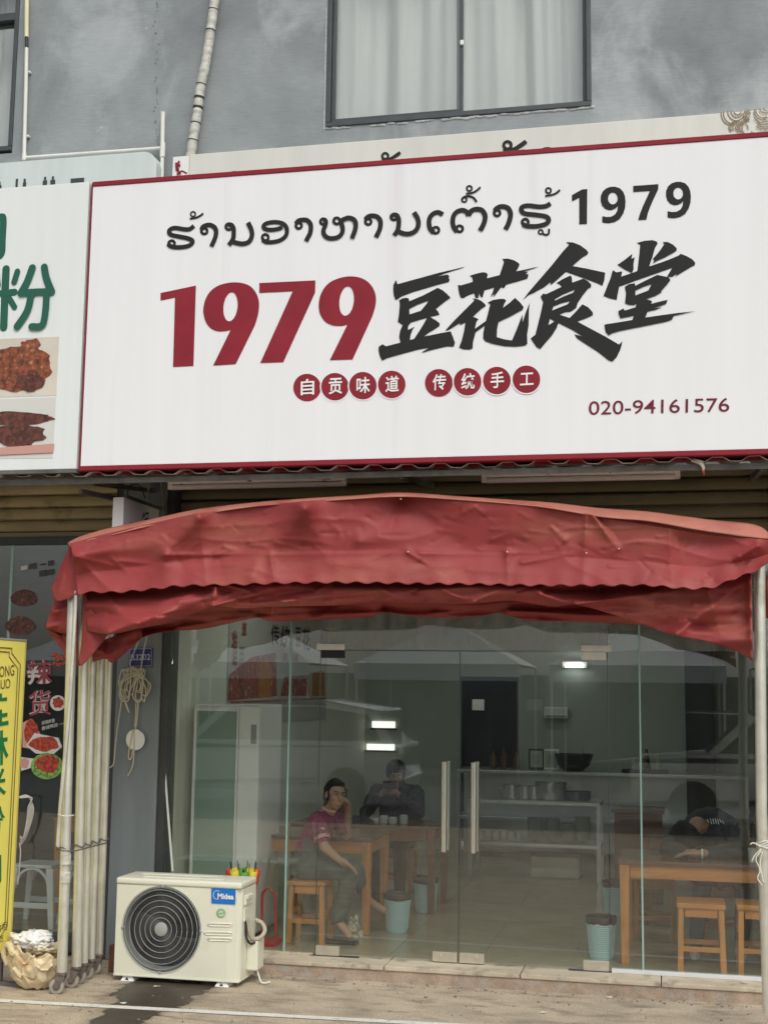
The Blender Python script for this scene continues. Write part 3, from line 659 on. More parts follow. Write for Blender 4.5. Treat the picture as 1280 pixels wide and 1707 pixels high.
# red flower print and swirling cloud print
MB().box(P(289, 270, OY).x, OY-.004, 4.7, xo-.002, -.02, zo-.01).build('flower_panel', 'white', o1)
g = MB()
for i in range(26):
    x, y = 294+abs(random.gauss(0, 4)), 280+random.gauss(0, 6)
    g.sheet([[P(x+2.2*math.cos(t)*random.uniform(.6, 1.2), y+2.2*math.sin(t), OY-.007-.0003*i) for t in [2*math.pi*k/7 for k in range(7)]]])
g.ribbon([P(x, y, OY-.006) for x, y in ((296, 288), (304, 285), (312, 289))], .012, NF)
g.build('red_blossom', 'signred', o1)
c = crop(1140, 160, 9.14)
g = MB()
def arc(cx, cy, rx, ry, a0, a1, n=14): return [(cx+rx*math.cos(R(a0+(a1-a0)*i/n)), cy+ry*math.sin(R(a0+(a1-a0)*i/n))) for i in range(n+1)]
swirls = [arc(700, 260, 140, 180, 185, 60), arc(720, 250, 125, 165, 185, 50), arc(790, 225, 130, 150, 180, 30), arc(800, 225, 90, 100, 180, 20), arc(810, 225, 55, 60, 170, 10),
  arc(970, 300, 70, 90, 100, 300), arc(970, 300, 45, 62, 80, 330), arc(970, 300, 22, 30, 0, 330), arc(850, 480, 170, 110, 150, 255), arc(850, 490, 145, 95, 150, 260), arc(850, 480, 110, 85, 150, 300), arc(840, 480, 60, 60, 60, 320), arc(840, 480, 30, 35, 90, 300),
  arc(900, 520, 75, 110, 230, 350), arc(960, 470, 120, 120, 290, 40), arc(960, 480, 80, 110, 290, 30), arc(1160, 240, 95, 110, 110, 200), arc(1200, 220, 110, 110, 60, 190), arc(1240, 200, 90, 60, 60, 190), arc(1260, 190, 55, 35, 60, 190),
  [(1060, 330), (1110, 370), (1170, 410), (1240, 385), (1330, 420)], [(1110, 390), (1180, 440), (1260, 420), (1330, 450)], [(1110, 430), (1180, 470), (1330, 475)], [(1095, 460), (1160, 495), (1330, 500)], [(1100, 330), (1180, 355), (1250, 330), (1330, 350)]]
for k, s in enumerate(swirls):
    g.ribbon([P(*c((p.x, p.y)), OY-.0035-.0003*k) for p in spline([(x, y, 0) for x, y in s], 3)], .0065, NF, .0002)
g.build('cloud_print', 'cloudline', o1)
o2 = thing('old_sign', (-4, -.08, 4.9), 'older pale green board with rounded corner under the white pipe', 'sign')
x1 = P(262, 260, OY).x; z1 = P(200, 256, OY).z; rr = .11
L = [V((-7, OY, 4.7)), V((x1, OY, 4.7)), V((x1, OY, z1-rr))]+[V((x1-rr+rr*math.cos(R(a)), OY, z1-rr+rr*math.sin(R(a)))) for a in range(10, 90, 10)]+[V((x1-rr, OY, z1)), V((-7, OY, z1))]
MB().sheet([L], (0, .13, 0)).build('face_panel', 'oldpale', o2)
mat('oldink', (.04, .05, .06), .6)
for x, y, wd in ((0, 312, 8), (29, 307, 3), (42, 307, 6), (76, 304, 8), (89, 303, 9), (130, 300, 25)):
    p = P(x, y, OY); ww = wd*.0042
    g = MB().box(p.x-ww/2, OY-.006, p.z-.03, p.x+ww/2, OY-.002, p.z+.012)
    if wd < 12: g.box(p.x-.008, OY-.007, p.z-.03, p.x+.008, OY-.003, p.z+.04)
    g.build('character', 'oldink', o2)


# ================================================================== pipes on the wall
def pp(pts, Y): return [P(x, y, Y) for x, y in pts]
pv = thing('drain_pipe', P(44, 262, -.04), 'thin white plastic pipe with an elbow running above the old green board', 'pipe')
MB().tube(pp([(46, -30), (45, 30), (45, 62)], -.045), .017, 10).build('upper_pipe', 'pvcold', pv, smooth=True)
MB().tube(pp([(45, 58), (45.3, 68), (45, 82)], -.045), .0125, 10).build('taped_joint', 'tape', pv, smooth=True)
MB().tube(pp([(45, 80), (44, 140), (41, 258)], -.045), .0145, 10).build('pipe_run', 'pvc', pv, smooth=True)
a, b = P(41, 263, -.045), P(268, 247, -.045)
MB().tube([a, b], .0125, 10).build('pipe_run', 'pvc', pv, smooth=True)
MB().cyl(a+V((0, 0, -.02)), a+V((0, 0, .03)), .018).build('elbow', 'pvc', pv, smooth=True)
for y in (118, 225):
    p = P(44 if y < 200 else 42, y, -.045); MB().box(p.x-.022, -.03, p.z-.008, p.x+.024, -.0005, p.z+.008).build('clip', 'pvc', pv, .003)
tp = MB().tube(pp([(272, 187), (271, 250)], -.05), .016, 12).build('tee_pipe', 'pvc', pv, smooth=True)
MB().tube(pp([(271, 253), (270, 330)], -.05), .014, 12).build('pipe_run', 'pvc', pv, smooth=True)
MB().tube(pp([(272, 238), (271, 262)], -.05), .020, 12).build('tee', 'pvc', pv, smooth=True)
wr = thing('wrapped_hose', P(313, 300, -.05), 'grey tape-wrapped air conditioner hose hanging down the wall', 'hose')
hp = spline([P(x, y, -.075) for x, y in ((364, -40), (357, 10), (350, 60), (344, 100), (334, 150), (329, 190), (321, 240), (316, 280), (313, 330))], 16)
MB().tube(hp, [.033+.0035*((i % 5)/5) + .003*noise.noise(V((i*.4, 0, 0))) for i in range(len(hp))], 14).build('hose', 'wrap', wr, smooth='all')
for y, hgt in ((52, 3), (163, 5), (178, 5), (140, 2), (205, 2), (233, 2), (20, 2)):
    q = min(hp, key=lambda p: abs(p.z-P(335, y, -.075).z)); dd = V((.11, 0, 1)).normalized()
    MB().tube([q-dd*.003*hgt/2, q+dd*.003*hgt/2], .0375, 14).build('tape_band', 'tape', wr, smooth=True)

# ================================================================== tin eave, lamps, shutters
eave = thing('tin_eave', (0, -.55, 3.1), 'corrugated tin eave with an angle-iron edge under the signs', 'eave')
ez = P(640, 788, -1.08).z
def corr(u, v):
    x = -7+9.6*u; Y = -1.12+1.1*v
    wv = .016*max(-.8, min(.8, 1.4*math.sin(x*2*math.pi/.2)))
    return V((x, Y+.02*noise.noise(V((x*1.3, v*3, 0)))*(1-v), ez+.03+.16*v+wv+.012*noise.noise(V((x*2.1, v*2, 4)))))
MB().grid(corr, 960, 6).build('corrugated_sheet', 'tin', eave, smooth='all', thick=.004)
MB().box(-7, -1.075, ez-.026, 2.6, -1.07, ez+.008).box(-7, -1.07, ez+.003, 2.6, -1.03, ez+.008).build('angle_iron', 'iron', eave)
for x in (-4.2, -2.2, -.2, 1.9): MB().bar((x, -1.05, ez-.02), (x, .1, ez+.10), .03, .03).build('rafter', 'iron', eave)
def rag(pts, m, r):
    MB().tube(pts, r, 7).build('torn_rag', m, eave, smooth='all')
q = P(1168, 772, -1.09)
rag([q+V((-.05, 0, .02)), q+V((0, -.01, -.0)), q+V((.012, -.01, -.03)), q+V((.01, 0, -.055))], 'cream', [.012, .016, .01, .004])
rag([q+V((.012, -.006, -.03)), q+V((.014, -.006, -.075))], 'umbred', [.008, .003])
def lamp(x0, x1, y, label):
    a, b = P(x0, y, -.84), P(x1, y-5, -.84); z = (a.z+b.z)/2-.008
    t = thing('strip_lamp', ((a.x+b.x)/2, -.84, z), label, 'lamp')
    MB().box(a.x, -.865, z+.003, b.x, -.81, z+.038).build('batten', 'battenwhite', t, .004)
    MB().cyl((a.x+.03, -.845, z-.017), (b.x-.03, -.845, z-.017), .0165).build('tube', 'tube', t, smooth=True)
    for x in (a.x, b.x-.03): MB().box(x, -.862, z-.03, x+.03, -.828, z+.0025).build('lamp_holder', 'battenwhite', t, .004)
    for x in (a.x+.2, b.x-.2): MB().bar((x, -.84, z+.035), (x, -.84, ez+.12), .012, .012).build('hanger', 'iron', t)
lamp(282, 578, 806, 'dusty unlit strip lamp above the left half of the red tent')
lamp(803, 1133, 794, 'dusty unlit strip lamp above the right half of the red tent')
def shutter(x0, x1, z0, z1, m, label, zr=None):
    t = thing('roller_shutter', ((x0+x1)/2, .08, z0), label, 'shutter')
    h = .092; n = int((z1-z0)/h)
    for i in range(n):
        za = z0+i*h; s = MB()
        prof = [(0, 0), (-.022, .010), (-.030, .03), (-.030, .062), (-.020, .080), (0, .0895)]
        s.add([V((x, .10+dy, za+dz)) for x in (x0, x1) for dy, dz in prof]+[V((x, .112, za+dz)) for x in (x0, x1) for dz in (0, .0895)],
              [(j, j+1, j+7, j+6) for j in range(5)]+[(12, 13, 15, 14), (0, 12, 14, 6), (5, 11, 15, 13)])
        s.build('slat', m, t, smooth=True)
    MB().box(x0, .07, z0-.035, x1, .125, z0-.002).build('bottom_bar', m, t, .005)
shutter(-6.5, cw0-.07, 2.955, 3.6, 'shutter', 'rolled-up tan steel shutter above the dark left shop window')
shutter(cw1+.06, 2.06, 2.71, 3.6, 'shuttershaded', 'rolled-up brown steel shutter, darkened as if in shade, behind the red tent top')
# box sign on a bracket between the shutters
lb = thing('box_sign', (-2.2, -.5, 2.75), 'small white box sign hung edge-on under the tin eave', 'sign')
a = P(189, 829, -.85); b = P(207, 829, -.85); zt2 = a.z
MB().box(a.x, -.85, zt2-.42, b.x, -.25, zt2).build('case', 'white', lb, .004)
pf = lambda p: PL(p[0], p[1], V((b.x+.002, 0, 0)), V((1, 0, 0)))
lettering('character', '烧', (237, 876), (249, 872), (237, 855), 0, 'signblack', lb, .02, pix=pf)
MB().sheet([[pf((220+7*math.cos(t), 880+9*math.sin(t))) for t in [2*math.pi*k/16 for k in range(16)]]]).build('printed_disc', 'signblack', lb)
MB().bar((a.x-.16, -1.0, ez-.06), (a.x+.03, -.05, zt2+.03), .025, .03).bar((b.x, -.83, zt2+.01), (b.x, -.2, zt2+.01), .02, .02).build('bracket', 'iron', lb)
MB().tube(spline([(a.x+.03, -.7, zt2+.03), (a.x+.05, -.7, zt2+.10), (a.x+.11, -.68, zt2+.10), (a.x+.14, -.66, zt2+.02)], 6), .004, 6).build('loose_wire', 'black', lb, smooth='all')
for k, (xx, y1) in enumerate(((248, 880), (251, 880), (270, 868))):
    top = P(xx-2, 798, -.3); bot = P(xx+random.uniform(-1, 4), y1+60, -.3)
    tag(MB().tube(spline([top, top.lerp(bot, .5)+V((.015*(-1)**k, 0, 0)), bot], 6), .004, 6).build('hanging_cable', 'insul', None, smooth='all'),
        ['grey cable hanging beside the box sign character', 'thin grey cable close behind the box sign', 'grey cable hanging over the dark column head'][k], 'cable')

# ================================================================== left shop front
lg = thing('glass_shopfront', (-4.3, 0, 0), 'dark glass front of the neighbouring shop with red window lettering', 'shopfront')
LX1 = cw0-.062
MB().box(-6.4, .0, .03, LX1, .10, .14).build('bottom_rail', 'post', lg, .004)
MB().box(-6.4, .01, 2.86, LX1, .10, 2.915).build('top_rail', 'post', lg, .004)
for x0, x1 in ((-6.4, -3.32), (-3.305, LX1)): MB().box(x0, .045, .14, x1, .055, 2.86).build('pane', 'shopglass', lg)
MB().box(-3.322, .046, .14, -3.303, .056, 2.86).build('pane_joint', 'glassedge', lg)
GY = .041
def decal(loops, m, k=0): return MB().sheet([[P(x, y, GY-.0012*k) for x, y in L] for L in loops]).build('window_sticker', m, lg)
for ch, bl_, br_, tl_ in (('辣', (46, 1142), (88, 1140), (46, 1101)), ('货', (48, 1194), (86, 1192), (48, 1151))):
    for bold, m_, k in ((.026, 'outline', 0), (.004, 'wine', 2)):
        text_geo(ch, bold)
        g = lettering('', ch, bl_, br_, tl_, GY-.0012*k, m_, lg, bold, MBo=MB()); g.build('red_character', m_, lg)
I = lambda p: p
decal([blob(I, 40, 997, 22, 14, 3., rough=.15)], 'meatdark'); decal([blob(I, 33, 1043, 25, 15, 5., rough=.15)], 'meatdark')
decal([ell(97, 1172, 13, 13)], 'paper'); decal([blob(I, 97, 1171, 9, 9, 8.)], 'chili', 1)
decal([[(38, 1205), (52, 1198), (75, 1235), (62, 1250), (38, 1246)]], 'pink')
decal([blob(I, 52, 1222, 12, 22, 2.)], 'chili', 1)
decal([[(44, 1243), (58, 1222), (98, 1230), (104, 1245), (90, 1257), (60, 1256)]], 'paper', 2); decal([blob(I, 75, 1240, 24, 12, 6.)], 'chili', 3)
decal([ell(79, 1277, 27, 22)], 'salad', 4); decal([blob(I, 80, 1273, 20, 14, 1.)], 'chili', 5)
decal([[(36, 1262), (58, 1265), (52, 1280), (36, 1285)]], 'paper', 1); decal([blob(I, 41, 1272, 8, 8, 1.)], 'pink', 2)
for (x, y, wd, hh, m_) in ((41, 946, 11, 8, 'paper'), (55, 943, 11, 10, 'post'), (72, 955, 12, 11, 'post'), (85, 953, 11, 10, 'post'), (72, 940, 11, 3, 'post'), (85, 938, 9, 9, 'post')):
    decal([[(x-wd/2, y-hh/2+2), (x+wd/2, y-hh/2), (x+wd/2, y+hh/2-1), (x-wd/2, y+hh/2+1)]], m_)
g = MB()
for k, (s_, x, y) in enumerate((('麻辣鲜香', 70, 1209), ('香辣鸭货 一口', 70, 1218))):
    lettering('', s_, (x, y), (x+(22 if k == 0 else 42), y-(5 if k == 0 else 10)), (x, y-7), GY, 'paper', lg, .0, MBo=g)
g.build('white_lettering', 'paper', lg)
g = MB()
for i in range(14): g.sphere(P(103+random.uniform(-14, 12), 1099+random.uniform(-9, 9), GY), (.02, .004, .015), 7, 5)
g.build('flower_sticker', 'chili', lg)
# interior of the left shop
tag(MB().box(-6.4, .1, -.2, LX1, 5, .06).build('neighbour_floor', 'shopfloor'), kind='structure')
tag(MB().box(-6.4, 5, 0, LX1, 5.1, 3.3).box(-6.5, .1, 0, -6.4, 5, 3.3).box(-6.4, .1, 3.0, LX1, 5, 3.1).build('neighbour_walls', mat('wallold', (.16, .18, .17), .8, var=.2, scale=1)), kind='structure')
def plastic_stool(loc, label, rz=0):
    t = thing('plastic_stool', loc, label, 'stool'); x, y, z = loc
    MB().box(x-.16, y-.15, z+.43, x+.16, y+.15, z+.455).build('seat', 'plastic_white', t, .01)
    for sx in (-1, 1):
        for sy in (-1, 1):
            MB().hexa([V((x+sx*.19+dx, y+sy*.17+dy, z)) for dx, dy in ((-.02, -.015), (.02, -.015), (.02, .015), (-.02, .015))]+
                      [V((x+sx*.14+dx, y+sy*.13+dy, z+.429)) for dx, dy in ((-.028, -.015), (.028, -.015), (.028, .015), (-.028, .015))]).build('leg', 'plastic_white', t, .004)
    for sy in (-1, 1): MB().box(x-.17, y+sy*.152-.008, z+.14, x+.17, y+sy*.152+.008, z+.18).build('stretcher', 'plastic_white', t, .003)
    for sy in (-1, 1):
        pts = [V((x+.135*math.cos(R(a)), y+sy*.135, z+.28+.145*math.sin(R(a)))) for a in range(0, 181, 15)]
        MB().tube(pts, .012, 6).build('arch', 'plastic_white', t, smooth='all')
q = G(52, 1545, .06)
plastic_stool((q.x, q.y+.12, .06), 'white plastic stool with arched sides behind the yellow board')
q = G(100, 1545, .06); plastic_stool((q.x+.12, q.y+.3, .06), 'white plastic stool half hidden behind the tent poles')
def table(loc, sx, sy, h, label, top='woodtop', group=None, legm='woodv', apm='wood'):
    x, y, z = loc; t = thing('table', loc, label, 'table', group)
    MB().box(x-sx/2, y-sy/2, z+h-.028, x+sx/2, y+sy/2, z+h).build('tabletop', top, t, .006)
    for i in (-1, 1): MB().box(x-sx/2+.075, y+i*(sy/2-.035)-.011, z+h-.115, x+sx/2-.075, y+i*(sy/2-.035)+.011, z+h-.0285).build('apron', apm, t, .003)
    for i in (-1, 1): MB().box(x+i*(sx/2-.035)-.011, y-sy/2+.075, z+h-.115, x+i*(sx/2-.035)+.011, y+sy/2-.075, z+h-.0285).build('apron', apm, t, .003)
    for i in (-1, 1):
        for j in (-1, 1):
            cx_, cy_ = x+i*(sx/2-.038), y+j*(sy/2-.038)
            MB().hexa([V((cx_+a*.024, cy_+b*.024, z)) for a, b in ((-1, -1), (1, -1), (1, 1), (-1, 1))]+[V((cx_+a*.032, cy_+b*.032, z+h-.0285)) for a, b in ((-1, -1), (1, -1), (1, 1), (-1, 1))]).build('leg', legm, t, .004)
    return t
table((-2.95, 1.6, .06), 1.1, .6, .74, 'brown wooden table inside the neighbouring shop', top='wood')
# hanging cables behind the glass
g = MB()
for k in range(5):
    x0 = 33+k*2
    g.tube([P(p.x, p.y, -.02-.005*k) for p in spline([(x0-4, 1330, 0), (46+k*2, 1326+k, 0), (56-k*2, 1345, 0), (54-k*2, 1365, 0), (44-k, 1395, 0), (34, 1410-k*4, 0)], 6)], .0045, 6)
g.tube([P(p.x, p.y, -.05) for p in spline([(33, 1405, 0), (35, 1420, 0), (33, 1450, 0), (30, 1475, 0)], 5)], .0045, 6)
tag(g.build('cable_coil', 'string', None, smooth='all'), 'white coiled cable hanging beside the yellow board', 'cable')

# yellow board standing edge-on at the left
B0 = V((-2.69, -.88, 0)); bd_ = V((-.115, -.993, 0)).normalized(); bn = V((.993, -.115, 0)).normalized()
yb = thing('advert_board', (B0+bd_*.4), 'yellow standing board with green characters turned sideways to the shop', 'sign')
byz0, byz1, bw = .20, 2.125, .80
q = lambda s, d, z: B0+bd_*s+bn*d+V((0, 0, z))
MB().hexa([q(0, -.06, byz0), q(bw, -.06, byz0), q(bw, 0, byz0), q(0, 0, byz0), q(0, -.06, byz1), q(bw, -.06, byz1), q(bw, 0, byz1), q(0, 0, byz1)]).build('face_panel', 'yellow', yb, .006)
MB().hexa([q(-.006, -.065, byz0), q(-.001, -.065, byz0), q(-.001, .004, byz0), q(-.006, .004, byz0), q(-.006, -.065, byz1), q(-.001, -.065, byz1), q(-.001, .004, byz1), q(-.006, .004, byz1)]).build('edge_trim', 'yellowedge', yb)
MB().hexa([q(-.006, -.065, byz1+.001), q(bw, -.065, byz1+.001), q(bw, .004, byz1+.001), q(-.006, .004, byz1+.001), q(-.006, -.065, byz1+.012), q(bw, -.065, byz1+.012), q(bw, .004, byz1+.012), q(-.006, .004, byz1+.012)]).build('edge_trim', 'acgrey', yb)
for s in (.05, bw-.05): MB().bar(q(s, -.03, .02), q(s, -.03, byz0), .025, .025).build('leg', 'iron', yb)
for s in (.05, bw-.05): MB().bar(q(s, -.2, .012), q(s, .14, .012), .04, .024).build('foot', 'iron', yb)
pb = lambda p: PL(p[0], p[1], B0+bn*.003, bn)
g = MB()
for dd_ in (.05, .075):
    k = .10
    loop = [q(dd_+k, .0035, byz1-dd_), q(dd_+k, .0035, byz1-dd_-.03), q(dd_, .0035, byz1-dd_-k), q(dd_, .0035, byz0+dd_+k), q(dd_+k, .0035, byz0+dd_+.03), q(dd_+k, .0035, byz0+dd_), q(bw-dd_, .0035, byz0+dd_)]
    g.ribbon(loop, .007, bn, .0003); g.ribbon([loop[0], q(bw-dd_, .0035, byz1-dd_)], .007, bn, .0003)
g.build('printed_border', 'brown', yb)
for s_, bl_, br_, tl_ in (('HONG', (-8, 1130), (24.5, 1126), (-8, 1112)), ('HUO', (-6, 1150), (18, 1147), (-6, 1134))):
    lettering('latin_lettering', s_, bl_, br_, tl_, 0, 'brown', yb, .0, pix=pb)
for ch, y0, y1, x1 in (('桂', 1157, 1212, 15), ('林', 1219, 1275, 15), ('米', 1281, 1329, 11), ('粉', 1345, 1394, 9), ('肉', 1420, 1474, 3)):
    lettering('green_character', ch, (-26, y1+6), (x1, y1-2), (-26, y0+3), 0, 'green', yb, .02, pix=pb)
lettering('small_lettering', '食柜', (-6, 1556), (13, 1550), (-6, 1541), 0, 'brown', yb, .0, pix=pb); lettering('small_lettering', '吃', (-2, 1572), (7, 1569), (-2, 1560), 0, 'brown', yb, .0, pix=pb)

# plaque, cable bundle, round lid on the column
pq = thing('number_plate', P(235, 1112, -.055), 'small blue door number plate reading B3202 on the column', 'sign')
a, b = P(215, 1112, -.057), P(255, 1080, -.057)
MB().box(a.x, -.062, a.z, b.x, -.0505, b.z).build('plate', 'plaque', pq, .003)
lettering('number', 'B3202', (219, 1101), (251, 1100), (219, 1091), -.064, 'plaquetext', pq, .008)
g = MB(); rx = [(216, 1066), (222, 1076)]
g.ribbon([P(x, y, -.0635) for x, y in ((217, 1082), (253, 1081), (253, 1110), (217, 1111), (217, 1082))], .004, NF); g.build('plate_border', 'plaquetext', pq)
g = MB(); random.seed(3)
for k in range(13):
    x0 = 205+k*2.6; xb_ = 204+random.uniform(0, 38); yb_ = random.uniform(1150, 1172); wd = random.uniform(3, 9)
    path = [(x0, 1120+random.uniform(-3, 3)), (x0+random.uniform(-3, 4), 1112+abs(k-6)*.9), (x0+6, 1118), (xb_+wd, yb_-22), (xb_+wd*.6, yb_-4), (xb_, yb_), (xb_-wd, yb_-10), (xb_-wd*.6+2, yb_-34), (x0+1, 1124)]
    g.tube([P(p.x, p.y, -.09-.008*(k % 4)) for p in spline([(x, y, 0) for x, y in path], 5)], .0042, 6)
g.tube([P(p.x, p.y, -.09) for p in spline([(205, 1150, 0), (210, 1175, 0), (216, 1188, 0), (212, 1176, 0), (207, 1160, 0)], 5)], .0042, 6)
for path in ([(246, 1058), (240, 1085), (236, 1110), (233, 1135)], [(232, 1066), (221, 1095), (217, 1106), (220, 1115)], [(224, 1138), (227, 1160), (227, 1190), (225, 1212)], [(231, 1165), (230, 1185), (228, 1205), (226, 1216)],
             [(200, 1130), (203, 1165), (198, 1200), (193, 1240), (190, 1272), (183, 1280)], [(222, 1216), (215, 1255), (216, 1266), (220, 1262), (222, 1248)], [(224, 1216), (224, 1250), (221, 1278), (213, 1294)]):
    g.tube([P(p.x, p.y, -.085) for p in spline([(x, y, 0) for x, y in path], 6)], .0045, 6)
tag(g.build('cable_bundle', 'twine', None, smooth='all'), 'tangled bundle of cream cable hanging under the blue number plate', 'cable')
lid = [(226+15.5*math.cos(t), 1233+17.5*math.sin(t)) for t in [2*math.pi*k/40 for k in range(40)] if not (-1.15 < math.atan2(math.sin(t), math.cos(t)) < -.75)]
tag(MB().sheet([[P(x, y, -.082) for x, y in lid]], (0, .006, 0)).build('round_lid', 'pvc', None), 'round off-white plastic lid hanging on the cable strings', 'lid')

# ================================================================== main glass shopfront
sf = thing('glass_shopfront', (0, .02, .1), 'frameless glass front with double doors under the red tent', 'shopfront')
GY0, GY1 = .015, .027
xl_h, xr_h = P(529, 1400, .02).x, P(1015.5, 1500, .02).x
xfl, xfr = P(478, 1400, .02).x, P(1069, 1400, .02).x
xc = P(764.5, 1500, .02).x; zd = P(766, 1086, .02).z; zd0 = .112
pL0 = cw1+.057
def pane(name, x0, x1, z0, z1, m='shopglass', par=sf, edges=True):
    o = MB().box(x0, GY0, z0, x1, GY1, z1).build(name, m, par)
    return o
MB().box(pL0, GY0, .102, xfl-.006, GY1, 2.70).build('side_pane', 'shopglass', sf)
MB().box(xfl+.006, GY0, .102, xl_h-.004, GY1, 2.70).build('side_pane', 'shopglass', sf)
MB().box(xr_h+.004, GY0, .125, xfr-.005, GY1, 2.70).build('side_pane', 'shopglass', sf)
MB().box(xfr+.005, GY0, .125, 2.078, GY1, 2.70).build('side_pane', 'shopglass', sf)
MB().box(xl_h+.0, GY0, zd+.008, xr_h-.0, GY1, 2.70).build('transom_pane', 'transomglass', sf)
for x0, x1 in ((xr_h+.004, xfr-.005), (xfr+.005, 2.078)): MB().box(x0, GY1+.001, zd+.012, x1, GY1+.002, 2.70).build('window_film', 'transomglass', sf)
MB().box(pL0, 0.0, 2.702, 2.078, .05, 2.735).build('head_rail', 'post', sf)
for x, d in ((xfl, .20), (xfr, .20)): MB().box(x-.0055, .012, .103, x+.0055, .012+d*.16, 2.70).build('glass_fin_edge', 'glassedge', sf)
MB().box(pL0, .0, .1005, xl_h-.01, .04, .112).build('bottom_channel', 'stone', sf)
MB().box(xr_h+.01, -.006, .1005, 2.078, .045, .124).build('bottom_channel', 'plastic_white', sf, .003)
for i, (x0, x1) in enumerate(((xl_h+.002, xc-.003), (xc+.003, xr_h-.002))):
    d = MB().box(x0, GY0, zd0, x1, GY1, zd).build('door', 'shopglass', sf)
    e = .0024
    MB().box(x0-e+.0005, GY0, zd0, x0-.0003, GY1, zd).box(x1+.0003, GY0, zd0, x1+e-.0005, GY1, zd).build('glass_edge', mat('glassdark', (.06, .10, .09), .2), d)
    hx = P(740, 1345, -.04).x if i == 0 else P(789, 1350, -.04).x
    zt_, zb_ = (P(740, 1270, -.04).z, P(738, 1420, -.04).z)
    MB().cyl((hx, -.042, zb_), (hx, -.042, zt_), .0165, n=18).build('pull_handle', 'steel', d, smooth=True)
    MB().cyl((hx+.004, .085, zb_), (hx+.004, .085, zt_), .0165, n=18).build('pull_handle', 'steel', d, smooth=True)
    g = MB()
    for zz in (zb_+.15, zt_-.15): g.cyl((hx, -.042, zz), (hx, .014, zz), .007)
    g.build('handle_mount', 'steel', d, smooth=True)
    a0, a1 = (x0+.005, x0+.165) if i == 0 else (x1-.165, x1-.005)
    MB().box(a0, .004, zd0-.008, a1, .038, zd0+.052).build('bottom_patch', 'brass', d, .002)
    b0, b1 = (x1-.165, x1-.004) if i == 0 else (x0+.004, x0+.165)
    MB().box(b0, .004, zd0-.006, b1, .038, zd0+.055).build('lock_patch', 'brass', d, .002)
    lz = zd0+.025; lx = (b0+b1)/2+(-.03 if i == 0 else .03)
    MB().lathe([(.0, -.001), (.012, -.001), (.014, .004)], (lx, .003, lz), 14, 'y').build('lock_cylinder', 'steel', d, smooth=True)
    # L-shaped top hinge patch
    s = 1 if i == 0 else -1; xe = x0 if i == 0 else x1
    MB().box(xe-s*.03, .003, zd+.004, xe+s*.165, .039, zd+.046).build('top_patch', 'brass', d, .002)
    MB().box(xe+s*.004, .0035, zd-.05, xe+s*.165, .0385, zd+.0025).build('top_patch', 'brass' if i else 'black', d, .002)
for x0, x1 in ((xl_h-.03, xl_h+.3), (xr_h-.26, xr_h+.03)): MB().box(x0, -.004, .1003, x1, .03, .106).build('floor_plate', 'post', sf)

# ================================================================== shop interior shell
FZ = .1
RX0, RX1, RY = -2.09, 2.2, 6.2
fl = tag(MB().box(RX0-.1, .10, -.2, RX1, RY, FZ-.004).build('shop_floor', 'grout'), kind='structure')
for i in range(8):
    for j in range(8):
        x0 = RX0+.6*i-.2; y0 = .101+.8*j
        MB().box(max(RX0-.09, x0)+.0015, y0+.0015, FZ-.0038, min(RX1, x0+.6)-.0015, min(RY, y0+.8)-.0015, FZ).build('floor_tile', 'shopfloor', fl)
lw = tag(MB().box(RX0-.1, .14, FZ, RX0, RY, 3.2).build('shop_wall_left', 'wallpale'), kind='structure')
tag(MB().box(RX1, .16, FZ, RX1+.1, RY, 3.2).build('shop_wall_right', 'wallgreen'), kind='structure')
tag(MB().box(RX0, .1, 3.0, RX1, RY, 3.1).build('shop_ceiling', 'ceil'), kind='structure')
dx0, dx1 = P(767, 1200, RY).x, P(865, 1200, RY).x; dzt = P(815, 1128, RY).z
tag(MB().box(RX0, RY, FZ, dx0, RY+.1, 3.0).box(dx1, RY, FZ, RX1, RY+.1, 3.0).box(dx0, RY, dzt, dx1, RY+.1, 3.0).build('shop_wall_back', 'wallgreen'), kind='structure')
tag(MB().box(dx0-.3, RY+1.2, FZ, dx1+.3, RY+1.3, 3.0).box(dx0-.4, RY+.1, FZ, dx0-.3, RY+1.2, 3).box(dx1+.3, RY+.1, FZ, dx1+.4, RY+1.2, 3).build('back_passage', 'darkpanel'), kind='structure')
px0, px1 = P(1142, 1200, RY-.3).x, P(1190, 1200, RY-.3).x
tag(MB().box(px0, RY-.35, FZ, px1, RY-.001, 3.0).build('dark_cabinet', 'darkpanel', None, .01), 'tall dark cabinet against the back wall', 'cabinet')
dg0, dg1 = P(600, 1200, 5.2).x, P(690, 1200, 5.2).x
# back room lamp and two glowing slots on the back wall
g0 = P(951, 1108, RY-.12); g1 = P(956, 1110, RY-.12)
lt = thing('wall_lamp', (g1.x, RY-.08, g1.z), 'short lit tube lamp high on the kitchen wall', 'lamp')
MB().box(g0.x-.1, RY-.06, g1.z-.02, g1.x+.14, RY-.002, g1.z+.05).build('batten', 'battenwhite', lt, .004)
MB().cyl((g0.x-.06, RY-.1, g1.z), (g1.x+.1, RY-.1, g1.z), .018).build('tube', 'lampglow', lt, smooth=True)
ww_ = thing('glowing_slots', P(635, 1240, RY-.02), 'pair of narrow glowing slots on the back wall behind the seated man', 'window')
for y0, y1, x0, x1 in ((1203, 1213, 620, 658), (1241, 1250, 611, 657)):
    a, b = P(x0, y1, RY-.02), P(x1, y0, RY-.02)
    MB().box(a.x, RY-.02, a.z, b.x, RY-.003, b.z).build('bright_slot', 'slotglow', ww_)  # emitting slab set on the wall, with no opening behind it
    MB().box(a.x-.02, RY-.03, a.z-.022, b.x+.02, RY-.003, a.z-.001).build('slot_sill', 'post', ww_)
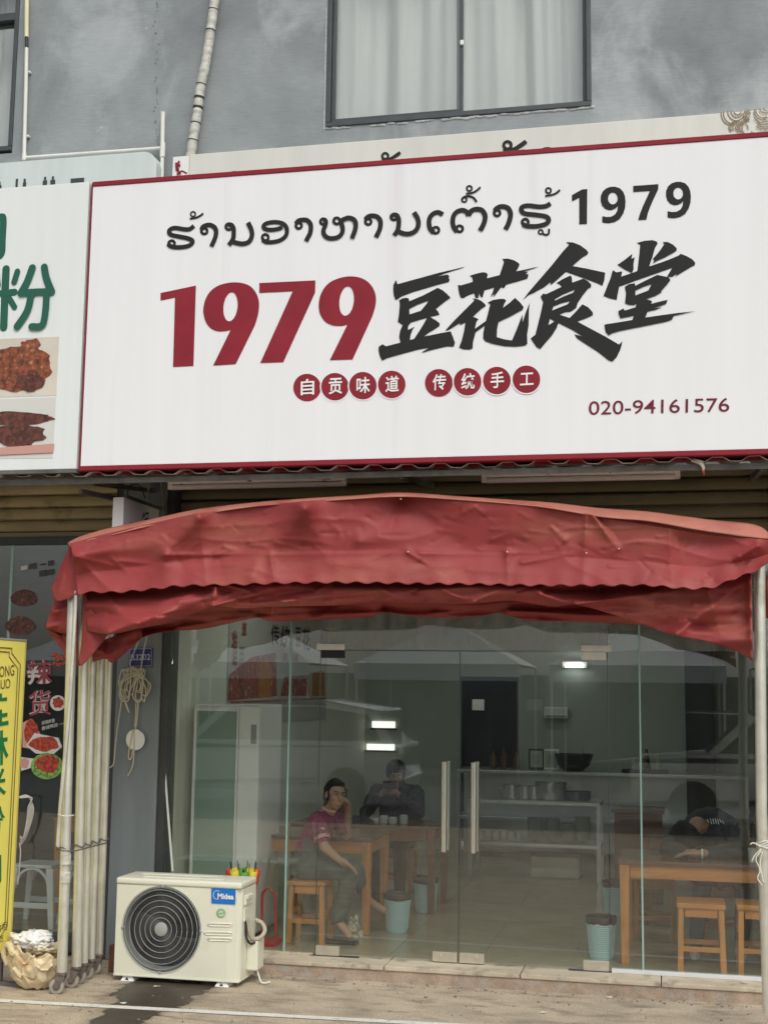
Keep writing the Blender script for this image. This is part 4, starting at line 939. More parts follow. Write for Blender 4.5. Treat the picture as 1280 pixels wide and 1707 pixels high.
nt_ = thing('wall_air_unit', P(925, 1195, RY-.1), 'white indoor air conditioner on the kitchen wall above the framed notices', 'air conditioner')
a, b = P(906, 1197, RY-.16), P(946, 1179, RY-.16)
MB().box(a.x, RY-.16, a.z, b.x, RY-.002, b.z).build('case', 'white', nt_, .015)
MB().box(a.x+.02, RY-.163, a.z+.012, b.x-.02, RY-.1605, a.z+.03).build('air_slot', 'acgrey', nt_)
a, b = P(878, 1184, RY-.01), P(903, 1166, RY-.01)
tag(MB().box(a.x, RY-.008, a.z, b.x, RY-.002, b.z).build('wall_notice', 'paper'), 'white paper notice on the wall left of the indoor air conditioner', 'notice')
a, b = P(785, 1184, RY+1.1), P(805, 1166, RY+1.1)
tag(MB().box(a.x, RY+1.19, a.z, b.x, RY+1.198, b.z).build('wall_notice', 'paper'), 'white paper notice in the dark back passage', 'notice')
# ceiling tube lamps of the shop (lit) - their light
for k, (x, y) in enumerate(((-1.0, 1.7), (1.0, 1.7), (.1, 4.4))):
    t = thing('ceiling_lamp', (x, y, 2.9), ['lit ceiling tube lamp above the seated customers', 'lit ceiling tube lamp above the sleeping man', 'lit ceiling tube lamp above the steel counter'][k], 'lamp')
    MB().box(x-.6, y-.03, 2.95, x+.6, y+.03, 2.999).build('batten', 'battenwhite', t, .004)
    MB().cyl((x-.57, y, 2.93), (x+.57, y, 2.93), .016).build('tube', 'lampglow', t, smooth=True)
    ld = bpy.data.lights.new('tube_light', 'AREA'); ld.shape = 'RECTANGLE'; ld.size = 1.1; ld.size_y = .05; ld.energy = 5.5 if k < 2 else 3.0; ld.color = (.90, 1.0, .94)
    lo = bpy.data.objects.new('tube_light', ld); COL.objects.link(lo); lo.parent = t; lo.location = (0, 0, -.0)
# poster on the left wall
po = thing('wall_poster', (RX0+.01, 2.5, 1.4), 'wide poster with brush characters and red dishes on the shop side wall', 'poster')
pxl = lambda p, d=.004: PL(p[0], p[1], V((RX0+d, 0, 0)), V((1, 0, 0)))
def wsheet(name, pts, m, par, d): return MB().sheet([[pxl(p, d) for p in pts]]).build(name, m, par)
y0_, y1_ = pxl((380, 1100)).y, pxl((545, 1100)).y
MB().box(RX0+.0005, y0_, 1.55, RX0+.006, y1_, 2.62).build('sheet', 'posterbase', po)
wsheet('picture', [(382, 1125), (420, 1095), (460, 1088), (462, 1160), (380, 1168)], 'posterred', po, .009)
wsheet('picture', [(432, 1110), (444, 1098), (453, 1112), (452, 1162), (430, 1162)], 'posterorange', po, .011)
wsheet('picture', [(468, 1160), (474, 1128), (515, 1125), (517, 1160)], 'posterred', po, .009)
for ch, x0, x1, y0, y1 in (('传', 452, 466, 1040, 1075), ('统', 468, 484, 1042, 1080), ('豆', 493, 502, 1045, 1078), ('花', 504, 518, 1046, 1084)):
    text_geo(ch, .016) if ch == '传' else text_geo(ch, .02)
    lettering('brush_character', ch, (x0, y1), (x1, y1+1), (x0, y0), 0, 'signblack', po, .016 if ch == '传' else .02, pix=lambda p: pxl(p, .009))
g = MB()
for k in range(9): lettering('', '吃', (400, 1085+k*9), (408, 1085+k*9), (400, 1078+k*9), 0, 'post', po, .0, MBo=g, pix=lambda p: pxl(p, .012))
g.build('small_lettering', 'post', po)
wsheet('picture', [(520, 1160), (522, 1120), (541, 1118), (542, 1160)], 'posterorange', po, .009)
wsheet('stripe', [(384, 1172), (384, 1169), (543, 1163), (543, 1166)], 'posterred', po, .012)
for x0, x1, y0, y1, m_ in ((404, 412, 1036, 1060, 'posterred'), (470, 480, 1088, 1102, 'posterred'), (486, 498, 1090, 1104, 'wine'), (388, 396, 1050, 1110, 'posterred')):
    lettering('brush_character', '味' if m_ == 'wine' else '道', (x0, y1), (x1, y1), (x0, y0), 0, m_, po, .016, pix=lambda p: pxl(p, .0135))

# ------------------------------------------------------------------ furniture inside
def stool(loc, s, h, label, group=None, rz=0):
    x, y, z = loc; t = thing('wooden_stool', loc, label, 'stool', group)
    MB().box(x-s/2, y-s/2, z+h-.03, x+s/2, y+s/2, z+h).build('seat', 'wood', t, .005)
    for i in (-1, 1):
        for j in (-1, 1):
            a = V((x+i*(s/2-.017), y+j*(s/2-.017), z)); b = V((x+i*(s/2-.026), y+j*(s/2-.026), z+h-.0305))
            MB().bar(a, b, .034, .034, up=(0, 1, 0)).build('leg', 'woodv', t, .003)
    for j in (-1, 1):
        MB().box(x-s/2+.05, y+j*(s/2-.025)-.009, z+h-.085, x+s/2-.05, y+j*(s/2-.025)+.009, z+h-.031).build('rail', 'wood', t, .002)
        MB().box(x-s/2+.032, y+j*(s/2-.015)-.009, z+.135, x+s/2-.032, y+j*(s/2-.015)+.009, z+.165).build('stretcher', 'wood', t, .002)
        MB().box(x+j*(s/2-.015)-.009, y-s/2+.034, z+.19, x+j*(s/2-.015)+.009, y+s/2-.034, z+.22).build('stretcher', 'wood', t, .002)
    return t
tR = table((1.01+.62, .28+.33, FZ), 1.24, .66, .66, 'wooden table by the glass where a man rests his head')
stool((1.53, .25, FZ), .30, .43, 'wooden stool tucked under the right-hand table nearest its corner leg')
stool((1.90, .28, FZ), .30, .43, 'wooden stool tucked under the right-hand table beside the tent pole')
stool((1.22, 1.35, FZ), .30, .44, 'wooden stool standing behind the table of the sleeping man')
table((1.66, 2.1, FZ), 1.1, .62, .68, 'dark wooden table behind the sleeping man', legm='woodred', apm='woodred')
table((-1.32, .80+.33, FZ), 1.10, .66, .68, 'wooden table the woman leans on')
table((-1.08, 2.15, FZ), 1.2, .66, .67, 'wooden table in front of the man in black', legm='woodred', apm='woodred')
stool((-1.13, .50, FZ), .27, .42, 'light wooden stool the woman sits on')
# stainless counters
def counter(x0, x1, y0, y1, zs, label, legs=True, back=None):
    t = thing('steel_counter', ((x0+x1)/2, (y0+y1)/2, FZ), label, 'counter')
    for z in zs: MB().box(x0, y0, z-.035, x1, y1, z).build('shelf', 'stainless', t, .004)
    for x in (x0+.02, x1-.02):
        for y in (y0+.02, y1-.02):
            zz = [FZ]+sorted(zs)
            for a, b in zip(zz, zz[1:]): MB().box(x-.018, y-.018, a+.0005, x+.018, y+.018, b-.0355).build('post', 'stainless', t)
    if back: MB().box(x0, y1+.001, FZ+.05, x1, y1+.01, max(zs)).build('back_panel', 'stainless', t)
    return t
k0, k1 = -.56, .69
counter(k0, k1, 4.0, 4.55, [.44, .83], 'steel kitchen counter with a lower shelf of stacked bowls')
counter(-.9, 2.1, 5.4, 5.95, [.55, 1.03], 'long steel counter along the kitchen back wall', back=True)
MB_ = MB().box(.02, 4.2, FZ, .48, 4.5, .30); tag(MB_.build('storage_crate', 'cream', None, .02), 'low pale crate on the floor under the counter shelf', 'crate')
def pot(loc, r, h, m, label, lid=False, group=None):
    x, y, z = loc; t = thing('cooking_pot', loc, label, 'pot', group)
    MB().lathe([(0, .002), (r*.94, .002), (r, .02), (r, h), (r+.008, h+.003), (r-.006, h), (r-.006, .03), (0, .025)], (x, y, z), 26).build('body', m, t, smooth=True)
    if lid: MB().lathe([(r+.005, h+.005), (r*.6, h+.025), (.02, h+.035), (.018, h+.055), (0, h+.058)], (x, y, z), 24).build('lid', 'stainless', t, smooth=True)
    else:
        for s in (-1, 1): MB().tube([(x+s*r, y-.04, z+h*.7), (x+s*(r+.035), y-.03, z+h*.72), (x+s*(r+.035), y+.03, z+h*.72), (x+s*r, y+.04, z+h*.7)], .006, 6).build('handle', 'stainless', t, smooth='all')
def on(x, y, Y): return P(x, y, Y)
for k, (x, r, h) in enumerate(((853, .085, .13), (875, .075, .12), (890, .075, .12))):
    q = on(x, 1330, 4.25); pot((q.x, 4.25, .831), r, h, 'stainless', 'small steel pot in the row on the kitchen counter', group='row of small pots')
q = on(918, 1330, 4.3); pot((q.x, 4.3, .831), .15, .16, 'stainless', 'wide steel stock pot next to the row of small pots')
q = on(962, 1330, 4.3); pot((q.x, 4.3, .831), .13, .08, 'potdark', 'low dark pan at the end of the steel counter')
q = on(956, 1296, 5.6); t = thing('mixing_bowl', (q.x, 5.6, 1.031), 'large dark metal bowl with a ladle on the back counter', 'bowl')
MB().lathe([(0, .0), (.10, .003), (.17, .06), (.20, .15), (.205, .18), (.195, .18), (.16, .06), (0, .02)], (q.x, 5.6, 1.031), 28).build('bowl', 'potdark', t, smooth=True)
MB().bar((q.x+.03, 5.6, 1.1), (q.x+.11, 5.58, 1.30), .012, .008).build('ladle', 'stainless', t)
for k, x in enumerate((894, 918)):
    q = on(x, 1294, 5.7); t = thing('picture_frame', (q.x, 5.7, 1.031), ['small square framed certificate leaning on the back counter', 'framed notice beside the square certificate'][k], 'frame')
    MB().box(q.x-.085, 5.69, 1.032, q.x+.085, 5.71, 1.25).build('frame', 'frame' if k == 0 else 'fridge', t, .004)
    MB().box(q.x-.065, 5.686, 1.055, q.x+.065, 5.6895, 1.23).build('sheet', 'bowl', t)
    MB().box(q.x-.035, 5.683, 1.09, q.x+.035, 5.6855, 1.19).build('print', 'acgrey', t)
for k, (x, m_, n_) in enumerate(((892, 'bowl', 9), (920, 'bowl', 9), (947, 'bowl', 7), (971, 'bowlgreen', 10))):
    q = on(x, 1405, 4.25); t = thing('bowl_stack', (q.x, 4.25, .441), ['tall stack of white bowls beside the toppled cups', 'tall stack of white bowls second on the lower shelf', 'shorter stack of white bowls on the lower shelf', 'stack of greenish bowls at the counter end'][k], 'bowls')
    for i in range(n_):
        z = .442+i*.021
        MB().lathe([(0, 0), (.04, 0), (.06, .018), (.082, .045), (.079, .045), (.05, .015), (0, .006)], (q.x+random.uniform(-.003, .003), 4.25, z), 18).build('bowl', m_, t, smooth=True)
g = None
for k in range(6):
    q = on(800+k*13, 1402, 4.2+.05*(k % 2)); t = tag(MB().lathe([(0, 0), (.03, 0), (.038, .08), (.034, .08), (.027, .008), (0, .006)], (q.x, 4.2+.05*(k % 2), .4415), 14).build('cup', 'bowl', None, smooth=True), 'small pale cup on the lower counter shelf', 'cup', 'cups on the lower shelf')
q = on(1075, 1295, 5.6)
t = thing('flat_griddle', (q.x, 5.6, 1.031), 'flat black griddle with a handle on the back counter', 'griddle')
MB().box(q.x-.24, 5.5, 1.032, q.x+.24, 5.75, 1.06).build('plate', 'black', t, .008)
MB().bar((q.x+.05, 5.55, 1.06), (q.x+.02, 5.52, 1.20), .02, .02).build('handle', 'black', t)
q = P(1052, 1420, 3.0)
t = thing('wooden_cabinet', (q.x, 3.0, FZ), 'dark brown wooden cabinet beside the kitchen counter', 'cabinet')
MB().box(q.x-.14, 2.9, FZ, q.x+.26, 3.3, .84).build('body', 'woodtop', t, .006); MB().box(q.x-.16, 2.88, .841, q.x+.28, 3.32, .87).build('top', 'woodtop', t, .004)
# bins
def bin_(loc, label, r=.095, h=.23, bag=True):
    x, y, z = loc; t = thing('waste_basket', loc, label, 'basket')
    for i in range(15):
        zz = z+.02+i*(h-.03)/14; rr = r*(.80+.20*i/14)
        MB().lathe([(rr-.004, -.005), (rr+.004, -.004), (rr+.004, .004), (rr-.004, .005)], (x, y, zz), 28).build('ring', 'mint', t)
    g = MB()
    for k in range(36):
        a = 2*math.pi*k/36
        g.bar((x+math.cos(a)*r*.80, y+math.sin(a)*r*.80, z+.01), (x+math.cos(a)*r*1.0, y+math.sin(a)*r*1.0, z+h), .005, .004)
    tag(g.build('upright_ribs', 'mint', t), kind='stuff')
    MB().lathe([(0, 0), (r*.78, 0), (r*.82, .025), (r*.80, .028), (0, .012)], (x, y, z), 28).build('base', 'mint', t, smooth=True)
    MB().lathe([(r*.985, h-.012), (r*1.04, h-.012), (r*1.05, h+.004), (r*.985, h+.004)], (x, y, z), 28).build('rim', 'mint', t, smooth=True)
    MB().lathe([(r*.70, .01), (r*.90, h-.006), (r*.89, h-.006), (r*.69, .014)], (x, y, z), 28).build('wall', 'mintshaded', t, smooth=True)
    if bag:
        def f(u, v):
            a = 2*math.pi*u; nz = .012*noise.noise(V((math.cos(a)*3, math.sin(a)*3, v*3+x)))
            rr = (r*(.62+.45*v) if v < .5 else r*(.925+.20*math.sin((v-.5)/.5*2.3)))+nz*.5; zz = z+h*.3+(h*.72+.04)*min(v/.72, 1)-(max(0, v-.72))*.17+nz
            return V((x+rr*math.cos(a), y+rr*math.sin(a), zz))
        MB().grid(f, 36, 14).build('bin_liner', 'binbag', t, smooth='all')
q = G(658, 1555, FZ); bin_((q.x, q.y+.08, FZ), 'mint waste basket beside the table of the woman')
q = G(706, 1523, FZ); bin_((q.x, q.y+.08, FZ), 'mint waste basket under the second table')
q = G(1001, 1601, FZ); bin_((q.x, q.y+.08, FZ), 'mint mesh waste basket by the corner leg of the right-hand table')
q = G(1020, 1530, FZ); bin_((q.x+.02, q.y+.1, FZ), 'mint mesh waste basket half hidden behind the right-hand table leg')
# fridge on the left
fx0, fx1, fxm = P(320, 1300, .45).x, P(431, 1300, .45).x, P(396, 1300, .45).x; fz1 = P(360, 1174, .45).z
fr = thing('display_fridge', ((fx0+fx1)/2, .7, FZ), 'tall white display fridge with a glass door inside the left pane', 'fridge')
MB().box(fx0, .47, FZ+.03, fx1, 1.0, fz1).build('body', 'fridge', fr, .01)
MB().box(fx0+.025, .4515, FZ+.15, fxm-.02, .462, fz1-.05).build('door_glass', 'fridgeglass', fr)
g = MB().box(fx0+.002, .45, FZ+.12, fx0+.024, .469, fz1-.02).box(fxm-.019, .45, FZ+.12, fxm-.002, .469, fz1-.02).box(fx0+.0245, .45, fz1-.049, fxm-.0195, .469, fz1-.02).box(fx0+.0245, .45, FZ+.12, fxm-.0195, .469, FZ+.149)
g.build('door_frame', 'fridge', fr, .003)
MB().box(fxm+.002, .448, FZ+.06, fx1-.002, .4695, fz1-.012).build('side_panel', 'fridge', fr, .004)
a, b = P(418, 1240, .446), P(428, 1208, .446)
MB().box(a.x, .445, a.z, b.x, .4478, b.z).build('sticker', 'acgrey', fr)
for z in (.7, 1.0, 1.3): MB().box(fx0+.03, .4635, z, fxm-.025, .4685, z+.012).build('shelf_edge', 'plastic_white', fr)
tag(MB().tube([P(272, 1245, -.02), P(280, 1350, -.02), P(288, 1452, -.02)], .008, 8).build('white_rod', 'pvc', None, smooth=True), 'thin white plastic rod leaning on the glass behind the air conditioner', 'rod')
# umbrella and red bent tube frame by the glass
u0 = P(410, 1600, -.13); u0.z = 0
um = thing('folded_umbrella', u0, 'folded red, yellow and green umbrella standing behind the air conditioner', 'umbrella')
tipz = P(410, 1437, -.13).z
cols = ['umbred', 'umbyellow', 'umbgreen', 'umbyellow', 'umbred', 'umbyellow', 'umbgreen', 'umbyellow']
for k in range(8):
    a0, a1 = 2*math.pi*k/8, 2*math.pi*(k+1)/8
    def fn(u, v):
        a = a0+(a1-a0)*u; r = (.012+.075*v**.8)*(1+.35*math.sin(u*math.pi)*v)
        return V((u0.x-.035+r*math.cos(a), u0.y+r*math.sin(a), tipz-.04+(1-v)*-.5+.02*math.sin(u*math.pi)*v-.035*v*math.sin(u*math.pi)))
    MB().grid(fn, 6, 10).build('panel', cols[k], um, smooth='all', thick=.002)
    am = a0; MB().cyl((u0.x-.035+.085*math.cos(am), u0.y+.085*math.sin(am), tipz-.05), (u0.x-.035+.09*math.cos(am), u0.y+.09*math.sin(am), tipz), .003, n=6).build('rib_tip', 'black', um)
MB().cyl((u0.x-.035, u0.y, .0), (u0.x-.035, u0.y, tipz-.05), .006).build('shaft', 'black', um)
rz = .009
pts = spline([P(438, 1566, .3), P(437, 1500, .3), P(440, 1486, .3), P(448, 1481, .3), P(456, 1488, .3), P(459, 1505, .3), P(460, 1560, .3)], 6)
rs = thing('red_frame', (pts[0].x, .3, FZ), 'bent red metal tube frame standing inside the glass', 'frame')
MB().tube(pts, rz, 10).build('bent_tube', 'redplastic', rs, smooth='all')
MB().box(pts[0].x-.02, .2, FZ+.0005, pts[-1].x+.02, .42, FZ+.03).build('base', 'redplastic', rs, .008)
# napkin boxes and jars on tables
q = P(760, 1394, 1.1)
def small(name, label, parts, loc, cat, group=None):
    t = thing(name, loc, label, cat, group)
    for nm, mb, m_ in parts: mb.build(nm, m_, t, smooth=True)
    return t
q = P(1225, 1400, 1.0)
TZ = FZ+.66
small('paper_stack', 'pile of white paper napkins on the table behind the sleeping man', [('sheet_block', MB().box(1.48, 2.0, FZ+.681, 1.68, 2.16, FZ+.72), 'paper'), ('sheet_block', MB().box(1.49, 2.01, FZ+.7205, 1.67, 2.15, FZ+.75), 'paper')], (1.58, 2.08, FZ+.681), 'napkins')
small('storage_tin', 'dark tin with a lid beside the napkin pile', [('tin', MB().box(1.76, 2.0, FZ+.681, 1.95, 2.15, FZ+.76), 'brown'), ('lid', MB().box(1.75, 1.99, FZ+.7605, 1.96, 2.16, FZ+.79), 'black')], (1.85, 2.08, FZ+.681), 'tin')
a = P(1265, 1420, .5); small('table_cup', 'white cup on the right-hand table near the tied string', [('body', MB().lathe([(0, 0), (.035, 0), (.042, .09), (.038, .09), (.03, .01), (0, .008)], (1.88, .42, TZ+.001), 18), 'bowl'), ('base_ring', MB().lathe([(.036, .001), (.039, .001), (.039, .006), (.036, .006)], (1.88, .42, TZ+.001), 18), 'bowl')], (1.88, .42, TZ), 'cup')
for k, x in enumerate((594, 606, 640, 655, 673)):
    q = P(x, 1352, 2.05); hgt = (.05, .11, .06, .05, .07)[k]
    tag(MB().lathe([(0, 0), (.032, 0), (.036, hgt*.8), (.03, hgt), (.026, hgt), (.028, .01), (0, .008)], (q.x, 2.05, FZ+.671), 14).build('condiment_jar', ('black', 'black', 'bowl', 'bowl', 'bowl')[k], None, smooth=True),
        ('short dark jar behind the elbow of the woman', 'tall dark sauce bottle behind the elbow of the woman', 'pale jar in front of the man in black', 'pale jar in front of the man in black', 'tall pale cup at the table end before the man in black')[k], 'jar', 'condiment jars on the second table' if k in (2, 3) else None)
# newspaper bundle under the woman's foot
q = G(584, 1565, FZ)
g = MB()
random.seed(5)
def crum(u, v):
    a = 2*math.pi*u; t_ = math.pi*v*.5; r = 1+.35*noise.noise(V((math.cos(a)*2.2, math.sin(a)*2.2, v*3)))
    return V((q.x+.07*math.cos(t_)*math.cos(a)*r, q.y+.08+.06*math.cos(t_)*math.sin(a)*r, FZ+.001+.15*math.sin(t_)*r*(.8+.3*noise.noise(V((a, v*4, 9))))))
tag(MB().grid(crum, 14, 7).build('crumpled_paper', 'newsprint', None), 'crumpled printed paper on the floor by the foot of the woman', 'paper')

# ================================================================== red folding tent
tent = thing('canopy_tent', (-.2, -.8, 0), 'red vinyl folding tent pushed back against the shop, its cloth gathered in folds', 'tent')
TY = -1.09
def seg_d(x, y, s):
    x0, y0, x1, y1 = s[:4]; dx, dy = x1-x0, y1-y0; t = ((x-x0)*dx+(y-y0)*dy)/(dx*dx+dy*dy); tc = max(0, min(1, t))
    return math.hypot(x-x0-dx*tc, y-y0-dy*tc), tc
def ridges(x, y, L):
    d = 0
    for s in L:
        r, t = seg_d(x, y, s); w_ = s[5]*(.75+.6*t); e_ = 2.2 if s[5] < 12 else 60.; q_ = (math.sqrt(r*r+e_)-math.sqrt(e_))/w_; d += s[4]*(1-.8*t)*math.exp(-q_*(1.25 if s[5] < 12 else .9))*(1.0 if s[5] < 12 else 2.2)
    return d*1.7
def wrinkle(x, y, seed):
    a = noise.noise(V((x*.012+seed, y*.02, seed)))*2.5; v = noise.noise(V((x*.016+a*.35+seed*2, y*.030+a*.3, seed*1.3)))
    return (1-min(1, abs(v)*3.2))**2
def fb(x, y, z=0., o=2):
    return noise.fractal(V((x, y, z)), .9, 2.1, o)
def cloth(name, top, bot, Yf, nu, nv, m, rd=(), amp=.0, nsx=.01, nsy=.02, seed=0., scallop=0., par=None, rs=1., thick=.003, pxoff=None, flutter=0.):
    ST = spline([(x, y, 0) for x, y in top], 8); SB = spline([(x, y, 0) for x, y in bot], 8)
    tops = [poly_at(ST, i/nu) for i in range(nu+1)]; bots = [poly_at(SB, i/nu) for i in range(nu+1)]
    def fn(u, v):
        i = round(u*nu); a, b = tops[i], bots[i]
        x = a.x+(b.x-a.x)*v; y = a.y+(b.y-a.y)*v
        if scallop: y += scallop*math.sin(x*2*math.pi/34.+seed)*v**8
        Y = Yf(u, v)-rs*ridges(x, y, rd)-amp*fb(x*nsx+seed, y*nsy, seed)-amp*.32*wrinkle(x*.42, y*.55, seed)
        if flutter: Y -= flutter*math.sin(x*2*math.pi/68.+1.+seed+1.3*noise.noise(V((x*.01, 3, seed))))*max(0, v-.45)/.55
        return P(x, y, Y)
    return MB().grid(fn, nu, nv).build(name, m, par or tent, smooth='all', thick=thick)
VT = [(118, 906), (180, 889), (250, 873), (330, 856), (420, 843), (505, 836), (590, 830), (670, 825), (760, 830), (850, 837), (920, 845), (1000, 861), (1080, 875), (1180, 891), (1255, 898), (1284, 900)]
VB = [(130, 990), (157, 987), (200, 987), (255, 982), (300, 977), (380, 975), (480, 972), (560, 971), (640, 972), (700, 973), (800, 974), (900, 976), (1000, 976), (1080, 976), (1141, 981), (1187, 979), (1219, 966), (1254, 953), (1284, 937)]
rd = [(330, 862, 276, 925, .030, 16), (332, 862, 345, 980, .014, 9), (507, 848, 451, 925, .030, 18), (507, 848, 545, 925, .018, 20), (451, 925, 458, 975, .016, 9), (276, 925, 272, 980, .014, 12),
      (120, 925, 300, 905, .022, 12), (128, 928, 185, 985, .022, 9), (128, 928, 260, 960, .012, 10), (276, 925, 700, 922, .012, 7), (700, 922, 845, 924, .012, 7), (845, 920, 846, 975, .014, 8), (845, 922, 955, 925, .010, 6),
      (670, 830, 790, 925, -.016, 26), (670, 832, 590, 925, -.014, 24), (680, 920, 745, 965, .013, 6), (700, 938, 748, 962, -.010, 6), (977, 850, 972, 970, .022, 10), (985, 856, 1031, 915, .028, 8), (1000, 860, 1036, 910, -.016, 8),
      (870, 938, 952, 924, .012, 5), (1262, 910, 1195, 950, .030, 9), (1262, 912, 1120, 965, .012, 14), (1255, 925, 1240, 950, .015, 10), (1116, 880, 1118, 975, .008, 8), (920, 880, 940, 900, .010, 5), (940, 900, 945, 888, .010, 5),
      (360, 925, 390, 914, .012, 4), (375, 912, 395, 918, .010, 4), (420, 960, 450, 880, .012, 16), (600, 900, 690, 880, .010, 12), (1140, 900, 1255, 912, -.012, 12), (200, 935, 330, 948, .010, 9), (560, 940, 680, 950, .008, 10), (780, 950, 900, 958, .007, 9)]
rd2 = [(183, 1055, 340, 1000, .045, 13), (230, 1040, 160, 1000, .022, 16), (270, 1030, 330, 985, .02, 12), (360, 980, 355, 1012, .05, 9), (378, 975, 430, 990, .035, 9), (355, 1010, 480, 975, .035, 9), (400, 1000, 520, 985, -.025, 8), (470, 1003, 640, 985, .03, 7),
       (500, 1000, 700, 992, -.025, 8), (640, 985, 668, 1000, .02, 6), (740, 985, 790, 1006, .035, 8), (790, 1003, 830, 985, .028, 8), (700, 985, 850, 975, .02, 8), (900, 990, 960, 1010, .035, 9), (960, 1007, 1125, 985, .045, 8), (910, 985, 1100, 975, -.03, 9),
       (1125, 1058, 1240, 970, .035, 10), (1128, 1060, 1230, 1080, .02, 9), (1250, 960, 1252, 1095, .05, 7), (1180, 985, 1200, 1060, .012, 10), (1000, 990, 1120, 1050, -.02, 18)]
random.seed(31)
for i in range(110):
    x0 = random.uniform(135, 1260); f_ = random.random(); y0 = poly_at(VT, min(1, max(0, (x0-118)/1166))).y+8+f_*80; a_ = random.gauss(0, .5)+(0 if random.random() < .6 else 1.3); l_ = random.uniform(12, 55)
    rd.append((x0, y0, x0+l_*math.cos(a_), min(978, y0+l_*math.sin(a_)*.7), random.choice([-1, 1])*random.uniform(.0018, .0055), random.uniform(2.5, 5)))
for i in range(70):
    x0 = random.uniform(150, 1240); y0 = random.uniform(985, 1040); l_ = random.uniform(20, 90); a_ = random.gauss(-.1, .25)
    rd2.append((x0, y0, x0+l_*math.cos(a_), y0+l_*math.sin(a_), random.choice([-1, 1])*random.uniform(.004, .012), random.uniform(3, 6)))
cloth('front_valance', VT, VB, lambda u, v: TY-.035*(1-min(1, v/.62))-(.075*(v-.62)/.38 if v > .62 else 0)+.012, 480, 60, 'red', rd, .022, .006, .012, 1.7, scallop=1.9, flutter=.004)
# roof edge lapping over the front
RT_ = [(113, 905), (135, 894), (180, 881), (250, 866), (330, 849), (420, 838), (505, 831), (590, 826), (670, 821), (760, 827), (850, 833), (920, 838), (1000, 847), (1080, 853), (1180, 866), (1258, 875), (1284, 892)]
RB_ = [(118, 912), (150, 901), (200, 889), (250, 877), (330, 859), (420, 845), (505, 838), (590, 832), (670, 828), (760, 833), (850, 840), (920, 848), (1000, 862), (1080, 869), (1160, 883), (1250, 896), (1284, 898)]
cloth('roof_edge', RT_, RB_, lambda u, v: TY+.07-.115*math.sin(v*1.5), 300, 8, 'redpale', [(118, 905, 180, 890, .01, 6), (900, 846, 1250, 890, .008, 9)], .008, .02, .05, 4.)
# the sloping roof behind the front edge (folded together)
def roof(u, v):
    p = poly_at(RT_, u); q_ = P(p.x, p.y, TY+.07); y = TY+.07+.55*v
    zz = .05*abs(math.sin(v*math.pi*4))*-1
    return V((q_.x, y, q_.z+zz-.02*v))
MB().grid(roof, 120, 32).build('roof_cloth', 'red', tent, smooth='all', thick=.003)
# gathered inner layers
F1 = [(141, 975), (240, 968), (330, 962), (450, 958), (560, 957), (700, 958), (850, 960), (1000, 962), (1120, 963), (1200, 955), (1252, 945)]
F1B = [(146, 1052), (183, 1057), (235, 1047), (285, 1037), (330, 1020), (360, 1011), (400, 1014), (470, 1011), (560, 1009), (640, 1003), (720, 1006), (790, 1006), (850, 1001), (920, 1011), (960, 1008), (1020, 1024), (1080, 1044), (1124, 1059), (1180, 1070), (1225, 1085), (1254, 1101)]
cloth('gathered_cloth', F1, F1B, lambda u, v: -.93-.10*math.sin(v*2.3), 480, 40, 'red', rd2, .055, .005, .035, 6.2, rs=1.5)
F2 = [(190, 990), (300, 985), (400, 980), (560, 975), (700, 975), (850, 975), (960, 980), (1080, 1000)]
F2B = [(196, 1098), (205, 1086), (235, 1064), (275, 1053), (340, 1048), (400, 1035), (430, 1030), (455, 1036), (500, 1034), (560, 1032), (615, 1028), (640, 1021), (700, 1028), (755, 1030), (800, 1027), (833, 1022), (860, 1030), (890, 1035), (980, 1037), (1062, 1041), (1082, 1044)]
rd3 = [(200, 1080, 330, 1040, .03, 9), (240, 1050, 380, 1030, -.03, 8), (300, 1045, 480, 1022, .03, 7), (430, 1025, 560, 1018, -.03, 7), (520, 1030, 700, 1015, .03, 7), (640, 1012, 760, 1020, -.03, 7), (720, 1022, 840, 1012, .03, 7), (850, 1018, 1000, 1028, .03, 8), (900, 1030, 1060, 1036, -.02, 7), (455, 1010, 452, 1036, .04, 8)]
cloth('gathered_cloth', F2, F2B, lambda u, v: -.80+.10*v, 400, 32, 'red', rd3, .075, .005, .05, 9.4, rs=1.5)
F3 = [(230, 985), (400, 975), (600, 972), (850, 972), (1050, 985)]
F3B = [(225, 1056), (300, 1043), (420, 1026), (520, 1024), (640, 1014), (760, 1022), (860, 1020), (1050, 1032)]
cloth('gathered_cloth', F3, F3B, lambda u, v: -.58+.06*v, 200, 16, 'red', (), .05, .012, .05, 2.4)
# corner flap and left side drape
cloth('corner_flap', [(139, 988), (143, 990), (147, 1000), (150, 1012), (183, 1055)], [(137, 1100), (134, 1106), (131, 1108), (140, 1107), (170, 1072)], lambda u, v: -1.02-.02*math.sin(u*3), 30, 30, 'red', [(146, 1000, 183, 1055, .015, 5)], .008, .03, .03, 3.)
cloth('corner_flap', [(152, 1075), (175, 1066), (200, 1058), (235, 1048)], [(156, 1104), (176, 1098), (192, 1103), (238, 1062)], lambda u, v: -.90+.1*u, 40, 24, 'red', [(160, 1080, 190, 1100, .03, 6), (175, 1070, 175, 1100, -.02, 5)], .03, .04, .04, 3.6)
cloth('side_drape', [(119, 905), (124, 906), (130, 907), (137, 910)], [(86, 981), (94, 1001), (111, 999), (130, 990)], lambda u, v: TY+.10-.12*u, 30, 40, 'red', [(119, 908, 98, 990, .03, 6), (128, 910, 118, 985, -.02, 6)], .012, .03, .02, 8.)
